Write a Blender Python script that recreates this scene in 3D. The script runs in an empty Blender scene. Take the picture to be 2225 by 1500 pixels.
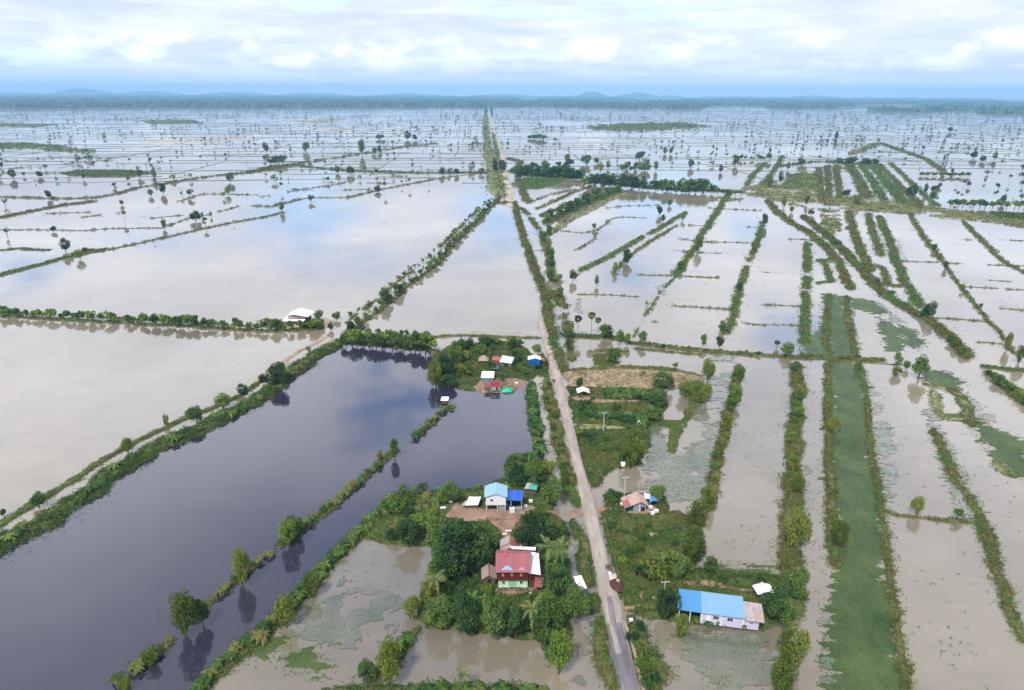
import bpy, math, random
import numpy as np
from mathutils import Matrix, Vector, Euler
R = math.radians
rng = np.random.default_rng(7)
random.seed(7)
SC = bpy.context.scene
COL = SC.collection
D = bpy.data

# ------------------------------------------------------------------ camera
H, F, CX, CY = 100.0, 1500.0, 1112.5, 750.0
PITCH, ROLL = math.atan(546 / F), R(0.26)
CM = (Matrix.Rotation(R(90) - PITCH, 3, 'X') @ Matrix.Rotation(ROLL, 3, 'Z'))
CMn = np.array(CM)
cam = D.cameras.new('camera'); cam.sensor_width = 36; cam.lens = 36 * F / 2225
cam.clip_start = 0.5; cam.clip_end = 200000
co = D.objects.new('camera', cam); COL.objects.link(co)
co.matrix_world = Matrix.Translation((0, 0, H)) @ CM.to_4x4()
SC.camera = co

def gp(px, py, z=0.0):
    """photo pixel -> point on the ground plane"""
    d = CMn @ np.array([(px - CX) / F, -(py - CY) / F, -1.0])
    t = (z - H) / d[2]
    return (d[0] * t, d[1] * t)
def gpa(pts): return np.array([gp(p[0], p[1]) for p in pts])
def proj(x, y, z=0.0):
    v = CMn.T @ np.array([x, y, z - H])
    return (CX + F * v[0] / -v[2], CY - F * v[1] / -v[2])
def sc(y):
    """metres per photo pixel on the ground at photo row y"""
    return H / (math.sin(PITCH) + (y - CY) / F * math.cos(PITCH)) / F

# ------------------------------------------------------------------ noise
def _hash(ix, iy, s):
    n = (ix * 374761393 + iy * 668265263 + s * 974711) & 0x7fffffff
    n = ((n ^ (n >> 13)) * 1274126177) & 0x7fffffff
    return ((n ^ (n >> 16)) & 0xffff) / 65535.0
def vnoise(x, y, s=0):
    x = np.asarray(x, float); y = np.asarray(y, float)
    ix = np.floor(x).astype(np.int64); iy = np.floor(y).astype(np.int64)
    fx = x - ix; fy = y - iy; fx = fx * fx * (3 - 2 * fx); fy = fy * fy * (3 - 2 * fy)
    a = _hash(ix, iy, s); b = _hash(ix + 1, iy, s); c = _hash(ix, iy + 1, s); d = _hash(ix + 1, iy + 1, s)
    return (a * (1 - fx) + b * fx) * (1 - fy) + (c * (1 - fx) + d * fx) * fy
def fbm(x, y, s=0, o=4):
    v = 0; a = 0.5; t = 0
    for k in range(o):
        v = v + a * vnoise(x * 2 ** k, y * 2 ** k, s + k * 17); t += a; a *= 0.55
    return v / t

# ------------------------------------------------------------------ materials
def lin(c):
    return tuple(((v / 255 / 12.92) if v / 255 <= .04045 else ((v / 255 + .055) / 1.055) ** 2.4) for v in c) + (1,)
class NT:
    def __init__(s, name):
        s.m = D.materials.new(name); s.m.use_nodes = True
        s.t = s.m.node_tree; s.n = s.t.nodes; s.b = s.n['Principled BSDF']; s.o = s.n['Material Output']
    def add(s, typ, **kw):
        n = s.n.new(typ)
        for k, v in kw.items():
            if k.startswith('_'): n.inputs[k[1:]].default_value = v
            else: setattr(n, k, v)
        return n
    def l(s, a, b): s.t.links.new(a, b)
    def noise(s, scale, detail=4, src=None, vec=(1, 1, 1), dist=0.0, rough=.55):
        if src is None:
            g = s.add('ShaderNodeNewGeometry'); src = g.outputs['Position']
        mp = s.add('ShaderNodeMapping'); mp.inputs['Scale'].default_value = vec
        s.l(src, mp.inputs['Vector'])
        n = s.add('ShaderNodeTexNoise', _Scale=scale, _Detail=detail, _Roughness=rough, _Distortion=dist)
        s.l(mp.outputs[0], n.inputs['Vector'])
        return n.outputs['Fac']
    def ramp(s, fac, stops, interp='LINEAR'):
        r = s.add('ShaderNodeValToRGB'); r.color_ramp.interpolation = interp
        e = r.color_ramp.elements
        e[0].position, e[0].color = stops[0][0], stops[0][1]
        e[1].position, e[1].color = stops[-1][0], stops[-1][1]
        for p, c in stops[1:-1]:
            x = e.new(p); x.color = c
        s.l(fac, r.inputs[0]); return r.outputs[0]
    def mix(s, fac, a, b, blend='MIX'):
        m = s.add('ShaderNodeMix', data_type='RGBA', blend_type=blend)
        for i, v in ((0, fac), (6, a), (7, b)):
            if hasattr(v, 'is_linked') or isinstance(v, bpy.types.NodeSocket): s.l(v, m.inputs[i])
            else: m.inputs[i].default_value = v
        return m.outputs[2]
    def math(s, op, a, b=0.0, clamp=False):
        m = s.add('ShaderNodeMath', operation=op, use_clamp=clamp)
        for i, v in ((0, a), (1, b)):
            if isinstance(v, bpy.types.NodeSocket): s.l(v, m.inputs[i])
            else: m.inputs[i].default_value = v
        return m.outputs[0]
    def base(s, c, rough=.8, spec=.3):
        if isinstance(c, bpy.types.NodeSocket): s.l(c, s.b.inputs['Base Color'])
        else: s.b.inputs['Base Color'].default_value = c
        s.b.inputs['Roughness'].default_value = rough
        s.b.inputs['Specular IOR Level'].default_value = spec
        return s.m
    def bump(s, h, strength=.4, dist=.1):
        b = s.add('ShaderNodeBump', _Strength=strength, _Distance=dist)
        s.l(h, b.inputs['Height']); s.l(b.outputs[0], s.b.inputs['Normal'])

def veg(name, c, objrand=.6, scale=.25, trans=.18, pale=None):
    """leaf material: three leaf colours picked per leaf, drifting from plant to plant"""
    t = NT(name)
    at = t.add('ShaderNodeAttribute', attribute_name='tint')
    oi = t.add('ShaderNodeObjectInfo')
    nz = t.noise(scale, 3)
    f = t.math('ADD', t.math('MULTIPLY', at.outputs['Fac'], .6), t.math('MULTIPLY', nz, .7))
    f = t.math('ADD', f, t.math('MULTIPLY', t.math('SUBTRACT', oi.outputs['Random'], .5), objrand))
    f = t.math('SUBTRACT', f, .15, True)
    n = len(c)
    col = t.ramp(f, [(i / (n - 1) * .8 + .1, lin(v)) for i, v in enumerate(c)])
    t.base(col, .65, .25)
    tr = t.add('ShaderNodeBsdfTranslucent'); t.l(col, tr.inputs['Color'])
    mx = t.add('ShaderNodeMixShader', _Fac=trans)
    t.l(t.b.outputs[0], mx.inputs[1]); t.l(tr.outputs[0], mx.inputs[2]); t.l(mx.outputs[0], t.o.inputs['Surface'])
    return t.m

def plain(name, c, rough=.7, var=.12, scale=3.0, spec=.3, metal=0.0):
    t = NT(name)
    n = t.noise(scale, 4)
    c = lin(c)
    lo = tuple(v * (1 - var * 2) for v in c[:3]) + (1,); hi = tuple(min(1, v * (1 + var)) for v in c[:3]) + (1,)
    t.base(t.ramp(n, [(.3, lo), (.7, hi)]), rough, spec); t.b.inputs['Metallic'].default_value = metal
    return t.m
def tin(name, c, stain=(110, 95, 85), amt=.25, axis=0, rough=.4, pitch=.35, seam=.55):
    """ribbed sheet metal: ribs and rows of sheets run along the object's own axes"""
    t = NT(name)
    tc = t.add('ShaderNodeTexCoord'); src = tc.outputs['Object']
    sep = t.add('ShaderNodeSeparateXYZ'); t.l(src, sep.inputs[0])
    u = sep.outputs[axis]
    rib = t.math('PINGPONG', u, pitch / 2)
    rib = t.math('MULTIPLY', rib, 2 / pitch)
    streak = t.noise(1.2, 5, src, (4, .5, 1) if axis == 0 else (.5, 4, 1))
    patchy = t.noise(.5, 2, src)
    f = t.math('MULTIPLY', t.math('GREATER_THAN', t.math('ADD', streak, t.math('MULTIPLY', patchy, .6)), .88), amt)
    f = t.math('ADD', f, t.math('MULTIPLY', streak, amt * .5))
    sheet = t.math('MULTIPLY', t.math('FRACT', t.math('MULTIPLY', t.math('FLOOR', t.math('DIVIDE', u, .95)), .387)), .16)
    a = t.mix(f, lin(c), lin(stain))
    a = t.mix(sheet, a, (.25, .25, .25, 1))
    t.base(a, rough, .4); t.bump(rib, .6, .05)
    return t.m

# ------------------------------------------------------------------ meshes
def mk(name, V, Fq, mat=None, parent=None, tint=None, smooth=False, loc=None, rotz=0, kind=None, mi=None):
    """V (n,3), Fq (m,3|4) array or list of index lists -> object"""
    me = D.meshes.new(name)
    V = np.asarray(V, np.float32)
    if isinstance(Fq, np.ndarray):
        m, k = Fq.shape
        me.vertices.add(len(V)); me.vertices.foreach_set('co', V.ravel())
        me.loops.add(m * k); me.loops.foreach_set('vertex_index', Fq.astype(np.int32).ravel())
        me.polygons.add(m); me.polygons.foreach_set('loop_start', np.arange(0, m * k, k, dtype=np.int32))
        me.polygons.foreach_set('loop_total', np.full(m, k, np.int32))
        me.update(calc_edges=True)
    else:
        me.from_pydata(V.tolist(), [], [list(f) for f in Fq]); me.update()
    if tint is not None:
        a = me.attributes.new('tint', 'FLOAT', 'FACE'); a.data.foreach_set('value', np.asarray(tint, np.float32))
    for m_ in (mat if isinstance(mat, (list, tuple)) else [mat]):
        if m_: me.materials.append(m_)
    if mi is not None: me.polygons.foreach_set('material_index', np.asarray(mi, np.int32))
    if smooth: me.polygons.foreach_set('use_smooth', np.ones(len(me.polygons), bool))
    me.validate()
    o = D.objects.new(name, me); COL.objects.link(o)
    if parent: o.parent = parent
    if loc is not None: o.location = loc
    o.rotation_euler[2] = rotz
    if kind: o['kind'] = kind
    return o
class MB:
    """collects boxes, beams and faces into one mesh"""
    def __init__(s): s.v = []; s.f = []
    def face(s, pts):
        n = len(s.v); s.v += [tuple(p) for p in pts]; s.f.append(list(range(n, n + len(pts)))); return s
    def box(s, x0, y0, z0, x1, y1, z1):
        n = len(s.v)
        s.v += [(x0, y0, z0), (x1, y0, z0), (x1, y1, z0), (x0, y1, z0), (x0, y0, z1), (x1, y0, z1), (x1, y1, z1), (x0, y1, z1)]
        s.f += [[n + i for i in q] for q in ((0, 3, 2, 1), (4, 5, 6, 7), (0, 1, 5, 4), (1, 2, 6, 5), (2, 3, 7, 6), (3, 0, 4, 7))]
        return s
    def slab(s, pts, th):
        """a sheet through 3+ corner points (upper side), thickened downward"""
        n = len(s.v); k = len(pts)
        s.v += [tuple(p) for p in pts] + [(p[0], p[1], p[2] - th) for p in pts]
        s.f.append([n + i for i in range(k)]); s.f.append([n + k + i for i in reversed(range(k))])
        for i in range(k):
            j = (i + 1) % k; s.f.append([n + i, n + k + i, n + k + j, n + j])
        return s
    def tube(s, pts, r, seg=6, cap=True):
        P = [Vector(p) for p in pts]; n0 = len(s.v)
        r = r if isinstance(r, (list, tuple)) else [r] * len(P)
        for i, p in enumerate(P):
            d = (P[min(i + 1, len(P) - 1)] - P[max(i - 1, 0)]).normalized()
            a = d.cross(Vector((0, 1, 0)) if abs(d.y) < .9 else Vector((1, 0, 0))).normalized(); b = d.cross(a)
            for k in range(seg):
                t = 2 * math.pi * k / seg; q = p + (a * math.cos(t) + b * math.sin(t)) * r[i]; s.v.append(tuple(q))
        for i in range(len(P) - 1):
            for k in range(seg):
                a = n0 + i * seg + k; b = n0 + i * seg + (k + 1) % seg
                s.f.append([a, b, b + seg, a + seg])
        if cap:
            s.f.append([n0 + k for k in reversed(range(seg))]); s.f.append([n0 + (len(P) - 1) * seg + k for k in range(seg)])
        return s
    def build(s, name, mat, parent=None, smooth=False, **kw): return mk(name, s.v, s.f, mat, parent, smooth=smooth, **kw)

def thing(name, label, cat, loc, rotz=0, group=None):
    o = D.objects.new(name, None); COL.objects.link(o); o.empty_display_size = .3
    o.location = loc; o.rotation_euler[2] = rotz
    o['label'] = label; o['category'] = cat
    if group: o['group'] = group
    return o
def tag(o, label, cat, group=None):
    o['label'] = label; o['category'] = cat
    if group: o['group'] = group
    return o

# leaf clouds ------------------------------------------------------
def quads(C, N, L, W, g=rng, droop=0.0):
    """one diamond-ish quad per centre C with normal N, length L, width W"""
    n = len(C)
    r = g.normal(size=(n, 3)); r[:, 2] -= droop
    A = np.cross(N, r); A /= (np.linalg.norm(A, axis=1, keepdims=True) + 1e-9)
    B = np.cross(N, A); B /= (np.linalg.norm(B, axis=1, keepdims=True) + 1e-9)
    L = np.broadcast_to(L, (n,))[:, None] * .5; W = np.broadcast_to(W, (n,))[:, None] * .5
    V = np.stack([C - B * L, C - A * W * .9 + B * L * .1, C + B * L, C + A * W * .9 - B * L * .1], 1).reshape(-1, 3)
    return V, np.arange(4 * n).reshape(n, 4)
def crown(nclump, env, nleaf, leaf, clump_r, seed, flat=1.0, outward=.8, droop=0.0, jitter=1.0):
    """leaves spread through clumps; env(g,n) gives n clump centres"""
    g = np.random.default_rng(seed)
    cc = env(g, nclump); cr = clump_r * g.uniform(.65, 1.25, nclump); ct = g.uniform(0, 1, nclump)
    w = cr ** 2; idx = g.choice(nclump, nleaf, p=w / w.sum())
    d = g.normal(size=(nleaf, 3)); d /= np.linalg.norm(d, axis=1, keepdims=True)
    rr = g.uniform(.55, 1.0, nleaf) ** .6
    off = d * (cr[idx] * rr)[:, None]; off[:, 2] *= flat
    C = cc[idx] + off * jitter
    N = d * outward + g.normal(size=(nleaf, 3)) * .55; N[:, 2] += .35
    N /= np.linalg.norm(N, axis=1, keepdims=True)
    s = leaf * g.uniform(.6, 1.35, nleaf)
    V, Fq = quads(C, N, s, s * .62, g, droop)
    t = np.clip(ct[idx] * .5 + g.uniform(0, 1, nleaf) * .5, 0, 1)
    return V, Fq, t
def join(parts):
    V = []; Fq = []; T = []; n = 0
    for v, f, t in parts:
        V.append(v); Fq.append(f + n); T.append(t); n += len(v)
    return np.concatenate(V), np.concatenate(Fq), np.concatenate(T)
def tufts(C, S, Hh, K, g=rng, spike=0.0):
    """low plants: K leaf quads round every centre"""
    n = len(C)
    S = np.broadcast_to(S, (n,)); Hh = np.broadcast_to(Hh, (n,))
    tt = g.uniform(0, 1, n)
    idx = np.repeat(np.arange(n), K); m = n * K
    a = g.uniform(0, 2 * np.pi, m); r = np.sqrt(g.uniform(0, 1, m))
    P = np.empty((m, 3))
    P[:, 0] = C[idx, 0] + np.cos(a) * r * S[idx]; P[:, 1] = C[idx, 1] + np.sin(a) * r * S[idx]
    P[:, 2] = C[idx, 2] + Hh[idx] * (1 - .7 * r * r) * g.uniform(.25, 1, m)
    N = g.normal(size=(m, 3)) * (.6 + spike); N[:, 0] += np.cos(a) * r; N[:, 1] += np.sin(a) * r
    N[:, 2] += .9 * (1 - spike); N /= np.linalg.norm(N, axis=1, keepdims=True)
    L = S[idx] * g.uniform(.45, .95, m)
    V, Fq = quads(P, N, L, L * .55, g)
    return V, Fq, np.clip(tt[idx] * .5 + g.uniform(0, 1, m) * .5, 0, 1)
# ------------------------------------------------------------------ light and sky
SUN_EL, SUN_AZ = R(52), R(205)     # azimuth clockwise from +Y: sun behind and a little left of the camera
w = D.worlds.new('World'); SC.world = w; w.use_nodes = True
nt = w.node_tree; nn = nt.nodes; nl = nt.links
for n in list(nn): nn.remove(n)
def N(t, **k):
    n = nn.new(t)
    for a, b in k.items():
        if a.startswith('_'): n.inputs[a[1:]].default_value = b
        else: setattr(n, a, b)
    return n
def M(op, a, b=0.0, c=None, clamp=False):
    n = N('ShaderNodeMath', operation=op, use_clamp=clamp)
    for i, v in enumerate((a, b) if c is None else (a, b, c)):
        if isinstance(v, bpy.types.NodeSocket): nl.new(v, n.inputs[i])
        else: n.inputs[i].default_value = v
    return n.outputs[0]
def SS(v, a, b):
    n = N('ShaderNodeMapRange', interpolation_type='SMOOTHSTEP'); nl.new(v, n.inputs[0])
    n.inputs[1].default_value = a; n.inputs[2].default_value = b; return n.outputs[0]
def MX(f, a, b):
    n = N('ShaderNodeMix', data_type='RGBA')
    for i, v in ((0, f), (6, a), (7, b)):
        if isinstance(v, bpy.types.NodeSocket): nl.new(v, n.inputs[i])
        else: n.inputs[i].default_value = v
    return n.outputs[2]
sky = N('ShaderNodeTexSky', sky_type='NISHITA', sun_disc=False, sun_elevation=SUN_EL, sun_rotation=SUN_AZ, altitude=100, air_density=1.2, dust_density=.6, ozone_density=2.0)
bgs = N('ShaderNodeBackground', _Strength=.17); _t = MXm = nn.new('ShaderNodeMix'); _t.data_type = 'RGBA'; _t.blend_type = 'MULTIPLY'; _t.inputs[0].default_value = 1; nl.new(sky.outputs[0], _t.inputs[6]); _t.inputs[7].default_value = (.82, .98, 1.25, 1); nl.new(_t.outputs[2], bgs.inputs[0])
tc = N('ShaderNodeTexCoord'); sp = N('ShaderNodeSeparateXYZ'); nl.new(tc.outputs['Generated'], sp.inputs[0])
X, Y, Z = sp.outputs
Zc = M('MAXIMUM', Z, 0.0)
def cloudnoise(vec, scale, detail, rough=.55, dist=0.0):
    n = N('ShaderNodeTexNoise', _Scale=scale, _Detail=detail, _Roughness=rough, _Distortion=dist); nl.new(vec, n.inputs['Vector']); return n.outputs['Fac']
def comb(a, b, c):
    n = N('ShaderNodeCombineXYZ')
    for i, v in enumerate((a, b, c)):
        if isinstance(v, bpy.types.NodeSocket): nl.new(v, n.inputs[i])
        else: n.inputs[i].default_value = v
    return n.outputs[0]
den = M('ADD', Zc, .10)
U, V_ = M('DIVIDE', X, den), M('DIVIDE', Y, den)
deck = cloudnoise(comb(U, V_, 3.7), .55, 7, .6, .25)            # the cloud deck overhead, flattened towards the horizon
deck2 = cloudnoise(comb(M('MULTIPLY', U, 1.0), V_, 9.1), 1.3, 6, .6, .15)
lay = cloudnoise(comb(M('MULTIPLY', X, 1.6), M('MULTIPLY', Y, 1.6), M('MULTIPLY', Z, 26.0)), 1.5, 7, .6, .5)   # long layers
puff = cloudnoise(comb(M('MULTIPLY', X, 9.0), M('MULTIPLY', Y, 9.0), M('MULTIPLY', Z, 19.0)), 1.7, 6, .55, .2)  # small heaped clouds
wisp = cloudnoise(comb(M('MULTIPLY', X, 5.0), M('MULTIPLY', Y, 5.0), M('MULTIPLY', Z, 12.0)), 1.0, 6, .6, .8)
# brightness of the cloud
band = M('MULTIPLY', SS(Z, .022, .04), M('SUBTRACT', 1.0, SS(Z, .06, .085)))
low = M('SUBTRACT', 1.0, SS(Z, .12, .30))
br = M('ADD', M('MULTIPLY', deck2, .5), M('MULTIPLY', lay, .5))
heap = M('MULTIPLY', SS(puff, .42, .70), band)
shade = SS(br, .38, .62)
col = MX(shade, (.54, .58, .68, 1), (.74, .77, .84, 1))
col = MX(M('MULTIPLY', SS(puff, .36, .5), M('MULTIPLY', band, .45)), col, (.58, .64, .78, 1))
col = MX(heap, col, (.98, .98, 1.0, 1))
hi = MX(SS(deck, .35, .65), (.50, .53, .64, 1), (.84, .86, .92, 1))   # thicker, greyer cloud above
col = MX(SS(Z, .16, .46), col, hi)
col = MX(M('SUBTRACT', 1.0, SS(Z, .002, .030)), col, (.70, .79, .90, 1))
_bt = M('ADD', 1.0, M('MULTIPLY', M('SUBTRACT', SS(Z, .09, .18), SS(Z, .34, .6)), .48))
_bt = M('SUBTRACT', _bt, M('MULTIPLY', SS(Z, .48, .72), .40))
_vm = N('ShaderNodeVectorMath', operation='SCALE'); nl.new(col, _vm.inputs[0]); nl.new(_bt, _vm.inputs['Scale']); col = _vm.outputs[0]
# coverage: nearly closed, with blue gaps
gap = M('MULTIPLY', SS(deck, .50, .36), 1.0)
gap = M('SUBTRACT', 1.0, SS(deck, .34, .46))
def hole(az, el, size, soft):
    v = (math.sin(R(az)) * math.cos(R(el)), math.cos(R(az)) * math.cos(R(el)), math.sin(R(el)))
    d = N('ShaderNodeVectorMath', operation='DISTANCE'); nl.new(comb(X, Y, M('MULTIPLY', Z, 1.6)), d.inputs[0]); d.inputs[1].default_value = (v[0], v[1], v[2] * 1.6)
    q = M('ADD', d.outputs['Value'], M('MULTIPLY', M('SUBTRACT', wisp, .5), soft * 2.6))
    return M('SUBTRACT', 1.0, SS(q, 0.0, size * 1.15))
holes = [hole(-1.5, 10.0, .085, .16), hole(11, 9.0, .12, .16), hole(10.5, 13.8, .075, .12), hole(-17, 9.0, .09, .12), hole(-36, 11, .06, .1),
         hole(19, 10.0, .06, .1), hole(23, 17, .08, .1), hole(-12, 25, .1, .15)]
g = M('MULTIPLY', gap, .55)
for h_ in holes: g = M('MAXIMUM', g, M('MULTIPLY', h_, .85))
bgc = N('ShaderNodeBackground', _Strength=1.0); nl.new(col, bgc.inputs[0])
mxs = N('ShaderNodeMixShader'); nl.new(g, mxs.inputs[0]); nl.new(bgc.outputs[0], mxs.inputs[1]); nl.new(bgs.outputs[0], mxs.inputs[2])
out = N('ShaderNodeOutputWorld'); nl.new(mxs.outputs[0], out.inputs[0])

sl = D.lights.new('sun', 'SUN'); sl.energy = 2.6; sl.angle = R(7); sl.color = (1, .955, .88)
so = D.objects.new('sun', sl); COL.objects.link(so); so.location = (0, 0, 400)
sd = Vector((math.sin(SUN_AZ) * math.cos(SUN_EL), math.cos(SUN_AZ) * math.cos(SUN_EL), math.sin(SUN_EL)))
so.rotation_euler = sd.to_track_quat('Z', 'Y').to_euler()
vs = SC.view_settings; vs.view_transform = 'Standard'; vs.look = 'None'; vs.exposure = 0.56; vs.gamma = 1
SC.cycles.max_bounces = 6; SC.cycles.diffuse_bounces = 2; SC.cycles.glossy_bounces = 2; SC.cycles.transmission_bounces = 2
SC.cycles.volume_bounces = 1; SC.cycles.caustics_reflective = False; SC.cycles.use_fast_gi = False

# ------------------------------------------------------------------ water sheets
def water_mat(name, c0, c1, ior=1.6, rough=.03, scale=.012):
    t = NT(name)
    n = t.noise(scale, 3, vec=(1, .6, 1))
    n2 = t.noise(.12, 4, vec=(.6, 1.2, 1))
    f = t.math('ADD', t.math('MULTIPLY', n, .8), t.math('MULTIPLY', n2, .2))
    t.base(t.ramp(f, [(.35, c0), (.65, c1)]), rough, .5)
    t.b.inputs['IOR'].default_value = ior
    rn = t.noise(.03, 4, vec=(.5, 1.6, 1)); mr = t.add('ShaderNodeMapRange'); t.l(rn, mr.inputs[0]); mr.inputs[1].default_value = .4; mr.inputs[2].default_value = .7; mr.inputs[3].default_value = rough; mr.inputs[4].default_value = rough + .09; t.l(mr.outputs[0], t.b.inputs['Roughness'])
    t.bump(t.noise(.5, 3, vec=(.5, 1, 1)), .012, .3)
    return t.m
m_water = water_mat('flood_water', (.150, .128, .096, 1), (.275, .235, .175, 1), ior=2.15)
m_pond = water_mat('pond_water', (.020, .018, .034, 1), (.038, .034, .060, 1), ior=2.0)
def ring(name, r, z, mat, n=96, kind='structure'):
    V = [(-r, -500, z), (r, -500, z), (r, r, z), (-r, r, z)]
    return mk(name, V, [[0, 1, 2, 3]], mat, kind=kind)
m_mud = plain('lake_bed', (96, 84, 66), scale=.05)
ring('ground', 25000, -1.5, m_mud)
ring('water', 25000, 0.0, m_water)

def flat(name, pts, z, mat, kind='structure'):
    P = gpa(pts); V = [(x, y, z) for x, y in P]
    return mk(name, V, [list(range(len(V)))], mat, kind=kind)
flat('water', [(-90, 1250), (60, 1165), (260, 1030), (420, 945), (560, 870), (640, 812), (742, 748), (945, 752), (950, 800), (935, 832), (1020, 846), (1150, 833),
               (1172, 880), (1185, 990), (1190, 1040), (1060, 1080), (860, 1080), (800, 1130), (690, 1240), (600, 1340), (450, 1465), (390, 1540), (-90, 1540)], .02, m_pond)

# haze ---------------------------------------------------------------
hz = NT('haze_air'); hz.n.remove(hz.b)
pv = hz.add('ShaderNodeVolumePrincipled', _Density=8.5e-5, _Color=(.33, .62, 1.0, 1))
hz.l(pv.outputs[0], hz.o.inputs['Volume'])
MB().box(-25200, -700, -3, 25200, 25200, 330).build('haze', hz.m, kind='stuff')

# hills on the horizon ------------------------------------------------
m_hill = plain('hill_forest', (58, 82, 52), scale=.002, var=.2)
def hill(px0, px1, hpx, dist, seed, skew=.5):
    x0 = (px0 - CX) / F * dist * .94; x1 = (px1 - CX) / F * dist * .94; W = x1 - x0
    nx, ny = 60, 14; V = []
    for j in range(ny):
        for i in range(nx):
            u = i / (nx - 1); v = j / (ny - 1)
            p = (math.sin(math.pi * min(1, u / (2 * skew)) / 1) if u < skew else math.cos((u - skew) / (1 - skew) * math.pi / 2)) if u >= skew else math.sin(u / skew * math.pi / 2)
            e = p ** 1.6 * math.sin(math.pi * v) ** .8
            hh = (70 + (hpx * .7 - 4) / F * dist) * e * (.65 + .5 * float(fbm(u * 6 + seed * 9, v * 3, seed)))
            V.append((x0 + u * W, dist + (v - .5) * 2500, hh - 4))
    q = [[j * nx + i, j * nx + i + 1, (j + 1) * nx + i + 1, (j + 1) * nx + i] for j in range(ny - 1) for i in range(nx - 1)]
    mk('hill', V, q, m_hill, smooth=True, kind='structure')
hill(125, 250, 20, 20500, 1, .38); hill(225, 420, 13, 21000, 2); hill(400, 620, 12, 22000, 3); hill(560, 800, 10, 22500, 4)
hill(760, 1010, 9, 22800, 5); hill(950, 1230, 8, 22000, 6); hill(1235, 1330, 17, 20500, 7, .48); hill(1315, 1450, 15, 21000, 8); hill(1400, 1500, 7, 22000, 9)
hill(1700, 1830, 8, 22000, 10); hill(-150, 140, 8, 22500, 11)
# ------------------------------------------------------------------ plant materials
m_dark = veg('dark_leaves', [(30, 58, 28), (48, 80, 36), (74, 104, 46), (110, 132, 62)])
m_mid = veg('mid_leaves', [(48, 74, 26), (74, 104, 36), (98, 128, 44), (130, 150, 62)])
m_willow = veg('willow_leaves', [(62, 80, 26), (84, 102, 32), (106, 122, 40), (134, 142, 62)], trans=.25)
m_palm = veg('palm_leaves', [(48, 70, 34), (72, 96, 46), (100, 118, 60), (136, 142, 88)])
m_banana = veg('banana_leaves', [(36, 66, 28), (54, 88, 34), (76, 108, 42), (116, 134, 66)], trans=.3)
m_banana_dry = veg('banana_leaves_yellowing', [(58, 82, 34), (84, 104, 40), (112, 118, 56), (108, 92, 66)], trans=.25)
m_bark = plain('bark', (98, 82, 64), scale=2)
m_palmbark = plain('palm_bark', (118, 108, 94), scale=3)
m_stem = plain('banana_stem', (120, 128, 74), scale=3)
m_scrub = veg('scrub_plants', [(54, 70, 28), (82, 92, 38), (112, 108, 56), (136, 118, 78)], scale=.09, objrand=0)
m_lush = veg('lush_plants', [(38, 60, 24), (56, 84, 30), (76, 104, 36), (110, 122, 56)], scale=.07, objrand=0)
m_yellow = veg('yellow_green_plants', [(88, 104, 54), (116, 126, 72), (142, 146, 96), (160, 156, 118)], scale=.03, objrand=0)
m_dry = veg('dry_grass', [(110, 98, 70), (138, 122, 90), (156, 142, 108), (104, 112, 64)], scale=.12, objrand=0)
m_reed = veg('floating_grass', [(40, 70, 30), (60, 96, 42), (82, 116, 54), (118, 138, 84)], scale=.06, objrand=0)
m_reedg = veg('swamp_grass', [(58, 88, 40), (74, 106, 46), (92, 120, 54), (104, 128, 66)], scale=.06, objrand=0)
m_far = veg('far_tree_leaves', [(42, 66, 44), (58, 84, 52), (76, 102, 60), (96, 118, 76)], scale=.004, objrand=0)

# ------------------------------------------------------------------ prototypes (mesh pairs)
def crown_env(rx, rz, zc, hollow=.35, top=1.0):
    def f(g, n):
        d = g.normal(size=(n, 3)); d /= np.linalg.norm(d, axis=1, keepdims=True)
        r = g.uniform(hollow, 1, n) ** .5
        P = d * r[:, None]; P[:, 0] *= rx; P[:, 1] *= rx; P[:, 2] = P[:, 2] * rz + zc
        P[:, 2] = np.maximum(P[:, 2], zc - rz * .75)
        P[:, 0] += g.normal() * .12 * rx; return P
    return f
def trunkmesh(h, r, limbs, seed, spread=.5):
    g = random.Random(seed); b = MB()
    top = (g.uniform(-.05, .05), g.uniform(-.05, .05), h)
    b.tube([(0, 0, -.12), (g.uniform(-.03, .03), g.uniform(-.03, .03), h * .5), top], [r * 1.3, r, r * .7], 7)
    for k in range(limbs):
        a = 2 * math.pi * k / limbs + g.uniform(-.4, .4); l = spread * g.uniform(.7, 1.1)
        b.tube([top, (top[0] + math.cos(a) * l * .5, top[1] + math.sin(a) * l * .5, h + l * .35), (math.cos(a) * l, math.sin(a) * l, h + l * .8)], [r * .6, r * .45, r * .15], 5)
    return b
PROTO = {}
def proto(key, cv, tb, mleaf, mbark):
    """unit-height tree (1 high): stores crown mesh, trunk mesh and a joined mesh for far copies"""
    V, Fq, t = cv
    a = mk('crown', V, Fq, mleaf, tint=t); b = tb.build('trunk', mbark)
    nV = np.concatenate([V, np.array(tb.v)])
    fl = [list(map(int, f)) for f in Fq] + [[i + len(V) for i in f] for f in tb.f]
    c = mk('tree', nV, fl, [mleaf, mbark], tint=list(t) + [.5] * len(tb.f), mi=[0] * len(t) + [1] * len(tb.f))
    PROTO[key] = (a.data, b.data, c.data)
    for o in (a, b, c): D.objects.remove(o)
for i in range(4):   # round dense trees
    proto(f'round{i}', crown(26, crown_env(.36, .38, .56), 3600, .062, .165, 100 + i), trunkmesh(.4, .03, 5, i, .3), m_dark, m_bark)
    proto(f'mid{i}', crown(22, crown_env(.34, .38, .56), 3000, .062, .155, 130 + i), trunkmesh(.38, .03, 5, 10 + i, .28), m_mid, m_bark)
for i in range(3):   # yellow-green trees with hanging sprays
    proto(f'willow{i}', crown(24, crown_env(.33, .42, .53), 3200, .06, .155, 200 + i, flat=1.35, droop=1.2), trunkmesh(.3, .03, 5, 20 + i, .3), m_willow, m_bark)
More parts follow.
